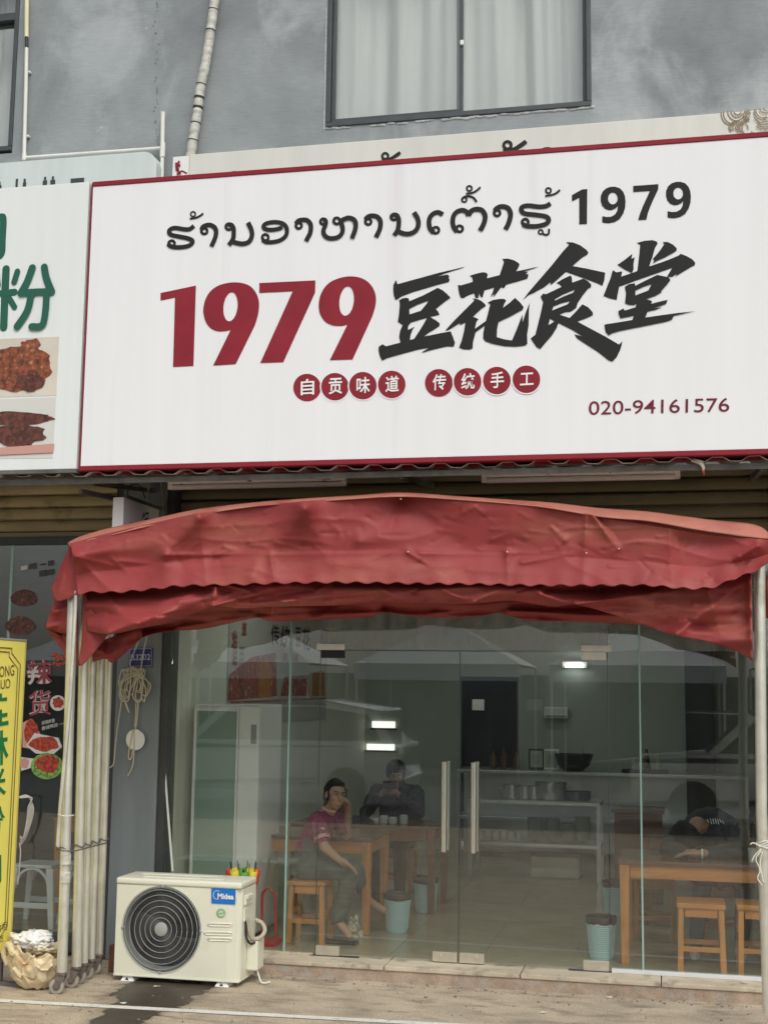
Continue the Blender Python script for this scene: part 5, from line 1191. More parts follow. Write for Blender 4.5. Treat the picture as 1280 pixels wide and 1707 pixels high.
cloth('side_drape', [(96, 985), (108, 985), (120, 985), (130, 985)], [(76, 1046), (90, 1052), (108, 1056), (131, 1058)], lambda u, v: -.90-.05*math.sin(v*3), 30, 30, 'red', [(92, 1020, 125, 1010, .03, 5), (80, 1046, 100, 1040, .03, 6), (118, 1010, 112, 1050, .03, 5)], .02, .04, .04, 2.)
cloth('side_drape', [(77, 1048), (92, 1047), (110, 1048), (130, 1050)], [(99, 1076), (108, 1088), (116, 1102), (131, 1112)], lambda u, v: -.84, 30, 30, 'red', [(80, 1050, 128, 1072, .035, 6), (100, 1050, 120, 1100, -.02, 6)], .02, .05, .05, 5.)
cloth('side_drape', [(1268, 900), (1275, 902), (1290, 904), (1310, 906)], [(1270, 945), (1276, 940), (1290, 938), (1310, 938)], lambda u, v: TY+.05+.2*u, 12, 12, 'red', (), .02, .04, .04, 5.)
cloth('side_drape', [(1279, 945), (1286, 945), (1300, 945)], [(1272, 1025), (1280, 1032), (1300, 1040)], lambda u, v: -.85+.1*v, 16, 20, 'red', [(1275, 960, 1280, 1020, .02, 5)], .02, .04, .04, 7.)
g = MB()
for x, y in ((276, 925), (451, 925), (680, 920), (845, 920), (977, 922), (1031, 915), (1262, 911), (125, 927), (668, 832)): g.sphere(P(x, y, TY-.035), (.005, .004, .005), 8, 5)
g.build('rivet_heads', 'galv', tent, smooth=True)
# poles with casters
XP = -2.255
def pole(x, y, xt, yt, r, caster=True, z1=2.55, z0=.13):
    p = MB().tube([(x, y, z0), (x+(xt-x)*.5, y+(yt-y)*.5, (z0+z1)/2), (xt, yt, z1)], r, 16).build('pole', 'galv', tent, smooth=True)
    if caster:
        a = random.uniform(-.5, .5); d = V((math.sin(a), -math.cos(a), 0)); n_ = V((d.y, -d.x, 0)); c_ = V((x, y, 0))+V((-.035, -.0, 0))
        n_ = V((.12, -.99, 0)).normalized(); d = V((.99, .12, 0))
        whl = MB(); ctr = V((x-.028, y, .046))
        whl.tube([ctr-n_*.014, ctr-n_*.012, ctr+n_*.012, ctr+n_*.014], [.040, .045, .045, .040], 22)
        whl.build('caster_wheel', 'tyre', p, smooth=True)
        MB().tube([ctr-n_*.0155, ctr+n_*.0155], .024, 16).build('wheel_hub', 'caster', p, smooth=True)
        fk = MB()
        for s in (-1, 1):
            fk.sheet([[ctr+n_*.019*s+d*u_+V((0, 0, w_)) for u_, w_ in ((-.012, -.010), (.010, -.012), (.052, .052), (.052, .068), (-.004, .068))]], n_*.003*s)
        fk.box(ctr.x-.004, ctr.y-.024, .112, ctr.x+.055, ctr.y+.024, .119); fk.cyl((x, y, .119), (x, y, .13), .03)
        fk.build('caster_fork', 'caster', p)
    return p
random.seed(2)
for (x, y, xt, yt, r) in ((-2.25, -1.06, -2.33, -.985, .031), (-2.24, -.88, -2.285, -.90, .031), (-2.245, -.765, -2.27, -.80, .026), (-2.255, -.635, -2.262, -.68, .026), (-2.27, -.48, -2.262, -.55, .025)):
    pole(x, y, xt, yt, r)
MB().tube([P(128, 985, -1.09), P(118, 1160, -1.09), P(101, 1350, -1.09), P(97, 1412, -1.09)], .013, 10).build('brace_rod', 'galv', tent, smooth=True)
a0 = P(1275.5, 1640, -1.0).x
MB().tube([(a0+.012, -1.0, .13), (a0, -1.0, 1.2), (P(1266, 960, -1.0).x, -1.0, 2.62)], .031, 16).build('pole', 'galv', tent, smooth=True)
# wire ties and stub joints
zc = P(120, 1415, -1.06).z
g = MB()
for i, (x, y) in enumerate(((-2.285, -1.03), (-2.26, -.885), (-2.255, -.78), (-2.258, -.655), (-2.268, -.515))):
    g.tube([V((x+.04*math.cos(t), y+.04*math.sin(t), zc+.008*math.sin(3*t))) for t in [2*math.pi*k/14 for k in range(15)]], .0045, 6)
g.tube([P(93, 1411, -1.12), P(104, 1418, -1.12), P(124, 1419, -1.1), P(178, 1405, -.6)], .004, 6)
g.build('wire_tie', 'iron', tent, smooth='all')
for y in (1432, 1462): q = P(110 if y < 1450 else 109, y, -1.05); MB().tube([q+V((0, 0, -.03)), q+V((0, 0, .03))], .0335, 14).build('pole_sleeve', 'wrap', tent, smooth=True)
for y in (1358,): tag(MB().tube([P(97, y, -1.13), P(110, y+3, -1.135), P(124, y+1, -1.10)], .004, 6).build('string_tie', 'string', tent, smooth='all'))
g = MB()
q = P(1266, 1412, -1.04)
for k in range(5):
    g.tube([V((a0+.006+.036*math.cos(t), -1.0+.036*math.sin(t), q.z+.006*k+.01*math.sin(t*2+k))) for t in [2*math.pi*i/14 for i in range(15)]], .004, 6)
for path in ([(1268, 1412), (1255, 1405), (1250, 1408)], [(1268, 1418), (1259, 1432), (1266, 1450), (1262, 1464), (1270, 1476)], [(1270, 1420), (1266, 1440), (1272, 1470), (1275, 1468)], [(1268, 1415), (1258, 1425), (1252, 1436)]):
    g.tube([P(p.x, p.y, -1.05) for p in spline([(x, y, 0) for x, y in path], 5)], .004, 6)
g.build('tied_string', 'string', tent, smooth='all')

# rust coloured block behind the casters, sack at the foot of the board
q = P(172, 1600, -.36)
tag(MB().box(-2.24, -.40, .0, -2.16, -.32, .17).build('steel_stub', 'rust', None, .004), 'short rusty steel stub behind the caster wheels', 'stub')
c0 = G(56, 1650, 0)
sk = thing('plastic_sack', (c0.x, c0.y+.1, 0), 'cream plastic sack stuffed with rubbish beside the tent poles', 'sack')
cx_, cy_ = P(57, 1620, -.97).x, -.95
def sack(u, v):
    a = 2*math.pi*u; prof = [(0, .0), (.09, .012), (.135, .06), (.165, .13), (.172, .19), (.165, .235), (.172, .262), (.150, .258), (.13, .215), (.0, .20)]
    k = v*(len(prof)-1); i = min(int(k), len(prof)-2); f = k-i
    r = prof[i][0]*(1-f)+prof[i+1][0]*f; z = prof[i][1]*(1-f)+prof[i+1][1]*f
    n_ = fb(math.cos(a)*1.8+4, math.sin(a)*1.8+z*6, z*5); cr = noise.noise(V((math.cos(a)*4.5, math.sin(a)*4.5+z*9, z*14+2))); cr2 = noise.noise(V((math.cos(a)*9, math.sin(a)*9+z*20, z*28))); pl = (.026*(.5-min(1, abs(cr)*1.8))+.006*(.5-min(1, abs(cr2)*2.4)))*min(1, z*7)
    r2 = r*(1+.22*n_)+pl*(1 if r > .05 else 0); zz = z+(.05*n_+.05*math.cos(a-2.6)*(z/.26)+.03*cr) * (1 if z > .1 else .3)
    return V((cx_+r2*1.0*math.cos(a), cy_+r2*.8*math.sin(a), max(.003, zz)))
MB().grid(sack, 150, 70).build('sack', 'bag', sk, smooth='all')
def film(cx, cy, cz, rx, ry, rz, seed, m, n=48):
    def f(u, v):
        a = 2*math.pi*u; t_ = math.pi*v; r = 1+.4*fb(math.cos(a)*1.6+seed, math.sin(a)*1.6, v*3)+.45*(.5-abs(noise.noise(V((math.cos(a)*4+seed, math.sin(a)*4, v*8))))*2)
        return V((cx+rx*r*math.sin(t_)*math.cos(a), cy+ry*r*math.sin(t_)*math.sin(a), cz+rz*r*math.cos(t_)))
    return MB().grid(f, n, n//2).build('plastic_film', m, sk, smooth='all')
film(cx_-.02, cy_, .285, .12, .09, .045, 1., 'white'); film(cx_+.05, cy_-.02, .26, .07, .06, .03, 5., 'baglight'); film(cx_-.07, cy_-.02, .30, .05, .03, .025, 8., 'white')
film(cx_+.03, cy_, .24, .10, .07, .03, 11., 'bag')
MB().tube(spline([V((cx_-.16, cy_-.05, .14)), V((cx_-.185, cy_-.06, .20)), V((cx_-.17, cy_-.07, .255)), V((cx_-.13, cy_-.09, .26)), V((cx_-.10, cy_-.11, .22)), V((cx_-.075, cy_-.115, .23))], 6), [.018]*15+[.022]*16, 8).build('rolled_lip', 'bag', sk, smooth='all')

# ================================================================== outdoor air conditioner
AY = -.62; ax0, ax1, az0, az1 = -2.105, -1.277, .045, .625; AD = .30
ac = thing('air_conditioner', ((ax0+ax1)/2, AY+.15, 0), 'cream outdoor air conditioner unit with a round fan grille and blue badge', 'air conditioner')
acx = P(269.5, 1549, AY).x; acz = P(269.5, 1549, AY).z; ar = .262
n = 64
circ = [V((acx+ar*math.cos(2*math.pi*k/n), AY, acz+ar*math.sin(2*math.pi*k/n))) for k in range(n)]
xe = ax1-.085    # front panel ends where the service corner begins
MB().sheet([[V((ax0, AY, az0)), V((xe, AY, az0)), V((xe, AY, az1-.03)), V((ax0, AY, az1-.03))], circ[::-1]], (0, .012, 0)).build('front_panel', 'acwhite', ac)
g = MB().box(ax0, AY+.0125, az0, ax0+.01, AY+AD, az1-.031).box(ax0+.0101, AY+AD-.01, az0, ax1-.001, AY+AD, az1-.031).box(ax0+.0101, AY+.0125, az0, ax1, AY+AD-.0101, az0+.012)
g.build('casing', 'acwhite', ac)
MB().add([V((xe+.001, AY, az0)), V((ax1-.012, AY+.004, az0)), V((ax1, AY+.03, az0)), V((ax1, AY+AD, az0)), V((xe+.001, AY, az1-.031)), V((ax1-.03, AY+.006, az1-.031)), V((ax1, AY+.04, az1-.031)), V((ax1, AY+AD, az1-.031))],
         [(0, 1, 5, 4), (1, 2, 6, 5), (2, 3, 7, 6)]).build('service_panel', 'acwhite', ac, thick=.004)
MB().box(ax0-.006, AY-.008, az1-.03, ax1+.006, AY+AD+.004, az1+.012).build('top_cover', 'acwhite', ac, .016, True, 3)
MB().box(ax0+.16, AY+.05, az1+.0122, ax1-.13, AY+.11, az1+.020).box(ax0+.10, AY+.16, az1+.0122, ax1-.20, AY+.22, az1+.020).build('top_rib', 'acwhite', ac, .004)
MB().box(ax0-.002, AY-.006, az0-.012, ax1+.004, AY+AD, az0-.0005).build('base_pan', 'acwhite', ac, .003)
MB().lathe([(ar+.004, -.005), (ar+.004, .003), (ar-.012, .004), (ar-.020, .07), (ar-.022, .07), (ar-.008, -.006)], (acx, AY, acz), 64, 'y').build('fan_ring', 'acgrey', ac, smooth=True)
MB().lathe([(.0, 0), (ar-.02, 0)], (acx, AY+.09, acz), 48, 'y').build('fan_backing', 'acdark', ac)
for k in range(3):
    a = R(120*k+20)
    def bl(u, v):
        r = .05+.18*u; aa = a+R(70)*v+.3*u
        return V((acx+r*math.cos(aa), AY+.075-.035*v, acz+r*math.sin(aa)))
    MB().grid(bl, 8, 8).build('fan_blade', mat('blade', (.045, .046, .045), .5), ac, smooth='all', thick=.002)
for rr in (.071, .106, .141, .176, .211, .243):
    MB().tube([V((acx+rr*math.cos(2*math.pi*k/56), AY-.0105, acz+rr*math.sin(2*math.pi*k/56))) for k in range(57)], .0021, 6).build('grille_ring', 'acgrey', ac, smooth='all')
g = MB()
for k in range(104):
    a = 2*math.pi*k/104; pts = []
    for j in range(9):
        t_ = j/8; r = .046+(ar-.05)*t_; aa = a+.95*t_**1.25
        pts.append(V((acx+r*math.cos(aa), AY-.005, acz+r*math.sin(aa))))
    g.tube(pts, .00115, 4, False)
tag(g.build('grille_spokes', 'acgrille', ac), kind='stuff')
MB().lathe([(0, -.016), (.034, -.016), (.042, -.012), (.044, -.004), (.04, .0)], (acx, AY, acz), 28, 'y').build('grille_hub', 'acgrey', ac, smooth=True)
g = MB()
for a in (90, 0, -90, 180):
    g.sphere((acx+(ar+.0)*math.cos(R(a)), AY-.006, acz+(ar+.0)*math.sin(R(a))), (.009, .004, .009), 8, 5)
g.build('grille_screw', 'acgrey', ac, smooth=True)
c = crop(180, 1440, 4.741)
def acp(p, d=.004): return P(*c(p), AY-d)
L = []
for (x, y) in ((820, 185), (1005, 188), (1003, 320), (818, 310)): L.append((x, y))
bdg = MB().sheet([[acp(p) for p in smoothloop([(826, 184), (912, 182), (998, 184), (1008, 194), (1008, 255), (1006, 312), (998, 322), (912, 318), (826, 312), (818, 302), (818, 250), (819, 194)], 3)]], (0, .003, 0)).build('badge', 'blue', ac)
lettering('badge_lettering', 'Midea', (868, 277), (994, 283), (868, 232), 0, 'white', bdg, .03, pix=lambda p: acp(p, .0065))
MB().ribbon([acp((862+28*math.cos(R(a)), 246+34*math.sin(R(a))), .0065) for a in range(60, 330, 15)], .0028, NF, .0002).build('badge_arc', 'white', bdg)
eco = MB().sheet([[acp(p) for p in ell(893, 390, 36, 36, 28)]], (0, .003, 0)).build('eco_badge', 'greenbadge', ac)
MB().sheet([[acp(p, .006) for p in ell(896, 393, 25, 25, 24)]]).build('eco_leaf', mat('ecolight', (.55, .62, .42), .5), eco)
MB().ribbon([acp(p, .008) for p in ((872, 402), (890, 388), (902, 396), (920, 378))], .006, NF).build('eco_mark', 'greenbadge', eco)
for y0_, x0_ in ((470, 810), (538, 780), (585, 810)):
    pts = [acp(p, .001) for p in ((x0_-20, y0_+12), (x0_, y0_), (965, y0_+4), (980, y0_+14))]
    MB().tube(pts, .005, 8).build('pressed_rib', 'acwhite', ac, smooth='all')
    pts = [acp(p, .001) for p in ((x0_-20, y0_+12), (x0_, y0_+22), (965, y0_+26), (980, y0_+14))]
    MB().tube(pts, .004, 8).build('pressed_rib', 'acwhite', ac, smooth='all')
for x in (215, 372):
    q = P(x, 1636, AY+.03)
    MB().hexa([V((q.x+a*.045, AY+.0+b*1.0, .001)) for a, b in ((-1, 0), (1, 0), (1, .28), (-1, .28))]+[V((q.x+a*.030, AY+.004+b*1.0, .0325)) for a, b in ((-1, 0.01), (1, 0.01), (1, .27), (-1, .27))]).build('foot', 'white', ac, .003)
    MB().sheet([[V((q.x+sx, AY+.0005, z_)) for sx, z_ in ((-.014, .008), (.012, .008), (-.001, .026))]]).build('warning_mark', 'black', ac)
# side: grip, valve cover, insulated pipe loop, drain
sx = ax1+.004
MB().box(ax1+.0005, AY+.07, .49, ax1+.012, AY+.20, .55).build('side_grip', 'acwhite', ac, .004)
MB().box(ax1+.0125, AY+.08, .525, ax1+.022, AY+.19, .548).build('side_grip', 'acwhite', ac, .003)
MB().box(ax1+.0005, AY+.14, .08, ax1+.075, AY+.28, .265).build('valve_cover', 'acwhite', ac, .012)
MB().box(ax1+.0005, AY+.06, .39, ax1+.010, AY+.11, .47).build('side_grip', 'acwhite', ac, .003)
lp = spline([V((ax1+.015, AY+.09, .41)), V((ax1+.02, AY+.10, .36)), V((ax1+.03, AY+.12, .30)), V((ax1+.05, AY+.14, .275)), V((ax1+.085, AY+.17, .285)), V((ax1+.10, AY+.20, .32)), V((ax1+.075, AY+.22, .36)), V((ax1+.03, AY+.22, .38))], 6)
MB().tube(lp, .0135, 10).build('insulated_pipe', 'insul', ac, smooth='all')
MB().tube(spline([V((ax1+.012, AY+.085, .40)), V((ax1+.014, AY+.09, .30)), V((ax1+.03, AY+.12, .25)), V((ax1+.06, AY+.15, .255))], 6), .007, 8).build('black_cable', 'tape', ac, smooth='all')
MB().tube(spline([V((ax1+.05, AY+.2, .10)), V((ax1+.08, AY+.16, .05)), V((ax1+.11, AY+.14, .012)), V((ax1+.16, AY+.15, .02))], 6), .005, 8).build('drain_tube', 'pvc', ac, smooth='all')
tag(MB().box(-1.79, -.74, .006, -1.75, -.71, .009).build('paper_scrap', 'newsprint', None), 'tiny paper scrap lying on the wet stain', 'paper')

# ================================================================== people
def blob_mesh(name, prims, vox, m, parent, smooth_it=6, wr=0.):
    g = MB()
    for p in prims:
        if p[0] == 'c':
            a, b, r0, r1 = V(p[1]), V(p[2]), p[3], p[4]; d = (b-a); Ln = d.length; d = d/Ln if Ln else V((0, 0, 1)); pts = []; rs = []
            for k in range(5): t = math.pi/2*k/4; pts.append(a-d*r0*math.cos(t)); rs.append(max(.0005, r0*math.sin(t)))
            for k in range(1, 5): t = k/5; pts.append(a+(b-a)*t); rs.append(r0+(r1-r0)*t)
            for k in range(5): t = math.pi/2*k/4; pts.append(b+d*r1*math.sin(t)); rs.append(max(.0005, r1*math.cos(t)))
            g.tube(pts, rs, 14)
        else:
            s0 = len(g.v); g.sphere((0, 0, 0), p[2], 20, 14)
            rot = p[3] if len(p) > 3 else Matrix.Identity(3)
            for i in range(s0, len(g.v)): g.v[i] = rot @ g.v[i] + V(p[1])
    o = g.build(name, m, parent)
    md = o.modifiers.new('r', 'REMESH'); md.mode = 'VOXEL'; md.voxel_size = vox; md.use_smooth_shade = True
    ms = o.modifiers.new('s', 'SMOOTH'); ms.factor = .5; ms.iterations = smooth_it
    dg = bpy.context.evaluated_depsgraph_get(); dg.update()
    me = bpy.data.meshes.new_from_object(o.evaluated_get(dg)); o.modifiers.clear(); old = o.data; o.data = me; bpy.data.meshes.remove(old)
    me.polygons.foreach_set('use_smooth', [True]*len(me.polygons))
    if wr:
        ns = [v.normal.copy() for v in me.vertices]
        for v, nn in zip(me.vertices, ns):
            p_ = v.co*13; a_ = noise.noise(p_*.6)*1.5; k_ = 1-abs(noise.noise(V((p_.x+a_, p_.y*1.2, p_.z*1.9+a_))))*2
            v.co += nn*wr*(k_-.35)
    return o
def hand(wrist, tip, palm_n, size=.17, curl=.35):
    """palm and five fingers as capsules, pointing from wrist to tip"""
    w_, t_ = V(wrist), V(tip); d = (t_-w_).normalized(); n_ = V(palm_n); n_ = (n_-d*n_.dot(d)).normalized(); s_ = d.cross(n_)
    pr = [('c', w_, w_+d*size*.25, .024, .028)]
    for i in range(4):
        off = (i-1.5)*.019; base = w_+d*size*.48+s_*off; lng = size*(.40, .46, .43, .34)[i]
        pr.append(('c', w_+d*size*.15+s_*off*.6, base, .016, .0125))
        k1 = base+d*lng*.5*math.cos(curl)+n_*lng*.5*math.sin(curl); k2 = k1+d*lng*.5*math.cos(curl*2.2)+n_*lng*.5*math.sin(curl*2.2)
        pr += [('c', base, k1, .0105, .0095), ('c', k1, k2, .0095, .007)]
    tb = w_+d*size*.16+s_*-.022
    k1 = tb+(d*.8-s_*.7).normalized()*.045; pr += [('c', tb, k1, .014, .011), ('c', k1, k1+(d*.95+n_*.2).normalized()*.032, .011, .008)]
    return pr
def head_prims(c, fwd, up, s=1.0):
    f = V(fwd).normalized(); u = V(up); u = (u-f*u.dot(f)).normalized(); r = f.cross(u); rot = Matrix((r, f, u)).transposed()
    q = lambda x, y, z: V(c)+r*x*s+f*y*s+u*z*s
    pr = [('e', q(0, -.008, .03), V((.072, .088, .085))*s, rot), ('e', q(0, .025, -.035), V((.058, .062, .075))*s, rot), ('e', q(0, .05, -.085), V((.028, .028, .024))*s, rot),
          ('c', q(0, .088, .015), q(0, .108, -.022), .008*s, .014*s), ('e', q(0, .083, -.055), V((.026, .013, .009))*s, rot), ('e', q(0, .085, -.068), V((.022, .012, .008))*s, rot),
          ('e', q(.035, .06, -.02), V((.026, .026, .022))*s, rot), ('e', q(-.035, .06, -.02), V((.026, .026, .022))*s, rot), ('e', q(.074, -.01, -.005), V((.008, .018, .03))*s, rot), ('e', q(-.074, -.01, -.005), V((.008, .018, .03))*s, rot),
          ('e', q(.03, .074, .028), V((.022, .012, .008))*s, rot), ('e', q(-.03, .074, .028), V((.022, .012, .008))*s, rot)]
    return pr, q, rot
def face(par, q, s, mskin):
    for sx in (-1, 1):
        MB().sphere(q(.031*sx, .081, .008), (.0115*s, .007*s, .006*s), 10, 6).build('eye', 'paper', par, smooth='all')
        MB().sphere(q(.030*sx, .0872, .008), (.0055*s,)*3, 8, 6).build('iris', 'black', par, smooth='all')
        MB().tube([q(.014*sx, .087, .030), q(.030*sx, .086, .037), q(.048*sx, .076, .031)], .0035*s, 6).build('eyebrow', 'hair', par, smooth='all')
        MB().tube([q(.017*sx, .087, .013), q(.031*sx, .089, .0165), q(.045*sx, .080, .012)], .002*s, 6).build('eyelid', 'hair', par, smooth='all')
    MB().tube([q(-.024, .087, -.060), q(-.010, .0965, -.058), q(.010, .0965, -.058), q(.024, .087, -.060)], .006*s, 8).build('lips', 'pink' if mskin == 'skin' else 'brown', par, smooth='all')

# --- woman on the stool
wm = thing('person', (-1.1, .55, FZ), 'person in a magenta polo shirt sitting sideways on a stool, hand at the cheek', 'person')
hip = V((-1.15, .55, .60)); chest = V((-1.10, .57, .84)); neck = P(545, 1353, .57); hc = P(559, 1326, .55)
fwd = (CAM-hc).normalized()*.9+V((.42, 0, -.08)); fwd.normalize()
hp_, hq, hrot = head_prims(hc, fwd, (.12, .05, 1), .90)
sR, eR, wR, fR = P(528, 1366, .45), P(541, 1412, .38), P(566, 1434, .40), P(590, 1447, .42)
sL, eL, wL, fL = P(561, 1366, .70), P(577, 1392, .80), P(580, 1350, .66), P(578, 1330, .60)
kR = P(588, 1452, .50); aR = P(563, 1535, .52); tR_ = P(582, 1560, .46)
kL = P(592, 1450, .76); aL = P(612, 1500, .95); tL_ = P(640, 1518, .88)
body = hp_+[('c', neck+V((0, 0, -.03)), hc+V((-.005, .0, -.05)), .045, .044), ('c', neck, chest, .045, .07),
            ('c', sR, eR, .042, .036), ('c', eR, wR, .036, .024), ('c', sL, eL, .042, .036), ('c', eL, wL, .036, .023),
            ('c', aR+V((0, 0, .06)), aR, .040, .034), ('c', aR, tR_, .034, .024), ('c', kL.lerp(aL, .5), aL, .046, .034), ('c', aL, tL_, .034, .022), ('c', chest, hip, .08, .09)]
body += hand(wR, fR, (0, -.2, -1), .17, .25)+hand(wL, fL, (-.4, -.6, .2), .16, .6)
bo = blob_mesh('body', body, .0068, 'skin', wm, 3)
face(wm, hq, .90, 'skin')
for s_ in ((0, 0),):
    hair = [('e', hq(0, -.032, .045), V((.075, .082, .078)), hrot), ('e', hq(0, -.075, .0), V((.062, .05, .085)), hrot), ('e', hq(.058, -.035, .03), V((.020, .040, .055)), hrot), ('e', hq(-.058, -.035, .03), V((.020, .040, .055)), hrot), ('c', hq(0, -.10, -.03), hq(.01, -.115, -.15), .042, .020), ('e', hq(0, -.095, -.05), V((.042, .04, .055)), hrot), ('e', hq(0, .018, .088), V((.055, .045, .028)), hrot), ('e', hq(0, -.128, .025), V((.04, .038, .04)), hrot), ('c', hq(.060, .015, .03), hq(.064, .02, -.05), .010, .005), ('c', hq(-.060, .01, .03), hq(-.066, .0, -.06), .012, .006)]
    blob_mesh('hair', hair, .0065, 'hair', wm, 2, .006)
shirt = [('c', chest+V((0, 0, .02)), hip+V((.0, 0, .12)), .10, .112), ('e', chest+V((.0, .0, .02)), V((.10, .145, .11))), ('c', sR, sR.lerp(eR, .66), .054, .056), ('c', sL, sL.lerp(eL, .55), .054, .054), ('c', neck+V((0, 0, -.045)), chest, .058, .10), ('c', sR, sL, .056, .056)]
blob_mesh('shirt', shirt, .010, 'magenta', wm, 4, .007)
ctr = sR.lerp(eR, .68); dr = (eR-sR).normalized()
MB().tube([ctr-dr*.012, ctr+dr*.012], .058, 18).build('sleeve_band', 'pink', wm, smooth=True)
pq_ = P(535, 1387, .36)
MB().sheet([[P(x, y, sR.y-.072) for x, y in ((528, 1379), (541, 1380), (540, 1395), (526, 1394))]], (0, .003, 0)).build('sleeve_emblem', 'paper', wm)
MB().sheet([[P(x, y, sR.y-.075) for x, y in ((531, 1381), (539, 1382), (533, 1393), (529, 1392))]]).build('sleeve_emblem_mark', 'magenta', wm)
MB().ribbon([P(neck_x, y, .46) for neck_x, y in ((536, 1345), (548, 1352), (560, 1353))], .012, NF).build('collar', 'pink', wm)
pants = [('e', hip, V((.15, .16, .12))), ('c', hip+V((.03, -.05, .01)), kR, .092, .066), ('c', kR, aR+V((0, 0, .03)), .066, .060), ('c', hip+V((.03, .08, .01)), kL, .092, .066), ('c', kL, kL.lerp(aL, .55), .062, .054), ('c', hip+V((-.01, 0, .0)), hip+V((.02, 0, .15)), .125, .112)]
blob_mesh('trousers', pants, .012, 'greypant', wm, 4, .008)
MB().tube([wR+V((.024*math.cos(t), .006, .024*math.sin(t))) for t in [2*math.pi*k/14 for k in range(15)]], .005, 6).build('bracelet', 'black', wm, smooth='all')
MB().box(tR_.x-.18, tR_.y-.05, FZ+.001, tR_.x+.06, tR_.y+.05, FZ+.022).build('sandal', 'black', wm, .008)

# --- man in black at the second table
mb_ = thing('person', P(660, 1400, 2.7), 'person in a black jacket behind the second table holding a phone to the face', 'person')
hc = P(660, 1293, 2.66); fwd = (CAM-hc).normalized()+V((0, 0, -.25))
hp_, hq, hrot = head_prims(hc, fwd, (0, 0, 1), 1.0)
hipm = V((hc.x, 2.78, .58)); chm = V((hc.x, 2.74, .88)); nk = V((hc.x, 2.70, 1.03))
sA, eA, wA = V((hc.x-.165, 2.70, .97)), V((hc.x-.215, 2.48, .82)), V((hc.x-.07, 2.46, .98))
sB, eB, wB = V((hc.x+.165, 2.70, .97)), V((hc.x+.235, 2.48, .82)), V((hc.x+.05, 2.46, .98))
pr = hp_+[('c', nk, hc, .05, .048), ('c', nk, chm, .07, .1), ('c', eA, wA, .035, .026), ('c', eB, wB, .035, .026), ('c', chm, hipm, .1, .12)]+hand(wA, wA+V((.09, -.02, .08)), (.5, .6, .1), .17, .6)+hand(wB, wB+V((-.08, -.02, .08)), (-.5, .6, .1), .17, .6)
blob_mesh('body', pr, .0085, 'skin2', mb_, 3); face(mb_, hq, 1., 'skin2')
blob_mesh('hair', [('e', hq(0, -.02, .05), V((.086, .10, .088)), hrot), ('e', hq(0, -.06, .0), V((.078, .06, .08)), hrot), ('e', hq(0, .04, .088), V((.066, .045, .03)), hrot), ('e', hq(.07, .0, .03), V((.018, .04, .05)), hrot), ('e', hq(-.07, .0, .03), V((.018, .04, .05)), hrot)], .009, 'hair', mb_, 2)
blob_mesh('jacket', [('e', chm, V((.17, .12, .18))), ('c', chm, hipm, .16, .16), ('c', sA, eA, .075, .055), ('c', eA, eA.lerp(wA, .75), .055, .042), ('c', sB, eB, .075, .055), ('c', eB, eB.lerp(wB, .75), .055, .042), ('c', sA, sB, .07, .07), ('c', nk, chm, .075, .14)], .012, 'navy', mb_, 4, .010)
blob_mesh('trousers', [('e', hipm, V((.17, .15, .11))), ('c', hipm+V((-.08, 0, 0)), hipm+V((-.10, -.42, -.02)), .085, .065), ('c', hipm+V((.08, 0, 0)), hipm+V((.10, -.42, -.02)), .085, .065), ('c', hipm+V((-.10, -.42, -.02)), V((hipm.x-.1, hipm.y-.38, FZ+.09)), .062, .048), ('c', hipm+V((.10, -.42, -.02)), V((hipm.x+.1, hipm.y-.38, FZ+.09)), .062, .048)], .014, 'navy', mb_, 3)
MB().box(hc.x-.06, 2.40, 1.02, hc.x+.06, 2.41, 1.09).build('phone', 'black', mb_, .003)
for s_ in (-1, 1): MB().box(hipm.x+s_*.1-.045, hipm.y-.50, FZ+.001, hipm.x+s_*.1+.045, hipm.y-.30, FZ+.08).build('shoe', 'black', mb_, .02)
tag(stool((hipm.x, 2.80, FZ), .30, .40, 'wooden stool under the man in black'))

# --- man asleep on the right-hand table
ms_ = thing('person', (1.62, 1.2, FZ), 'person in a dark hooded top asleep with the head on the arms on the table', 'person')
hc = P(1143, 1403, .70); fwd = V((.75, -.25, -.62)).normalized()
hp_, hq, hrot = head_prims(hc, fwd, (-.45, -.25, .85), 1.0)
hips = V((1.68, 1.20, .62)); chs = V((1.62, .98, .90)); nks = V((1.53, .84, .94))
sA, eA, wA = V((1.43, .86, .90)), V((1.33, .62, TZ+.045)), V((1.46, .52, TZ+.035))
sB, eB, wB = V((1.78, .92, .91)), V((1.80, .62, TZ+.05)), P(1165, 1420, .46); wB.z = TZ+.04
tipB = wB+V((-.17, -.01, .0))
pr = hp_+[('c', nks, hc, .052, .05), ('c', nks, chs, .07, .11), ('c', eB, wB, .038, .027), ('c', eA, wA, .038, .027), ('c', chs, hips, .11, .12)]+hand(wB, tipB, (0, 0, -1), .18, .25)+hand(wA, wA+V((.1, .02, .0)), (0, 0, -1), .18, .3)
blob_mesh('body', pr, .0085, 'skin2', ms_, 3)
face(ms_, hq, 1., 'skin2')
blob_mesh('hair', [('e', hq(0, -.02, .05), V((.088, .102, .09)), hrot), ('e', hq(0, -.065, .0), V((.082, .062, .09)), hrot), ('e', hq(0, .045, .088), V((.068, .045, .032)), hrot), ('e', hq(.07, -.01, .02), V((.02, .05, .06)), hrot), ('e', hq(-.07, -.01, .02), V((.02, .05, .06)), hrot)], .009, 'hair', ms_, 2)
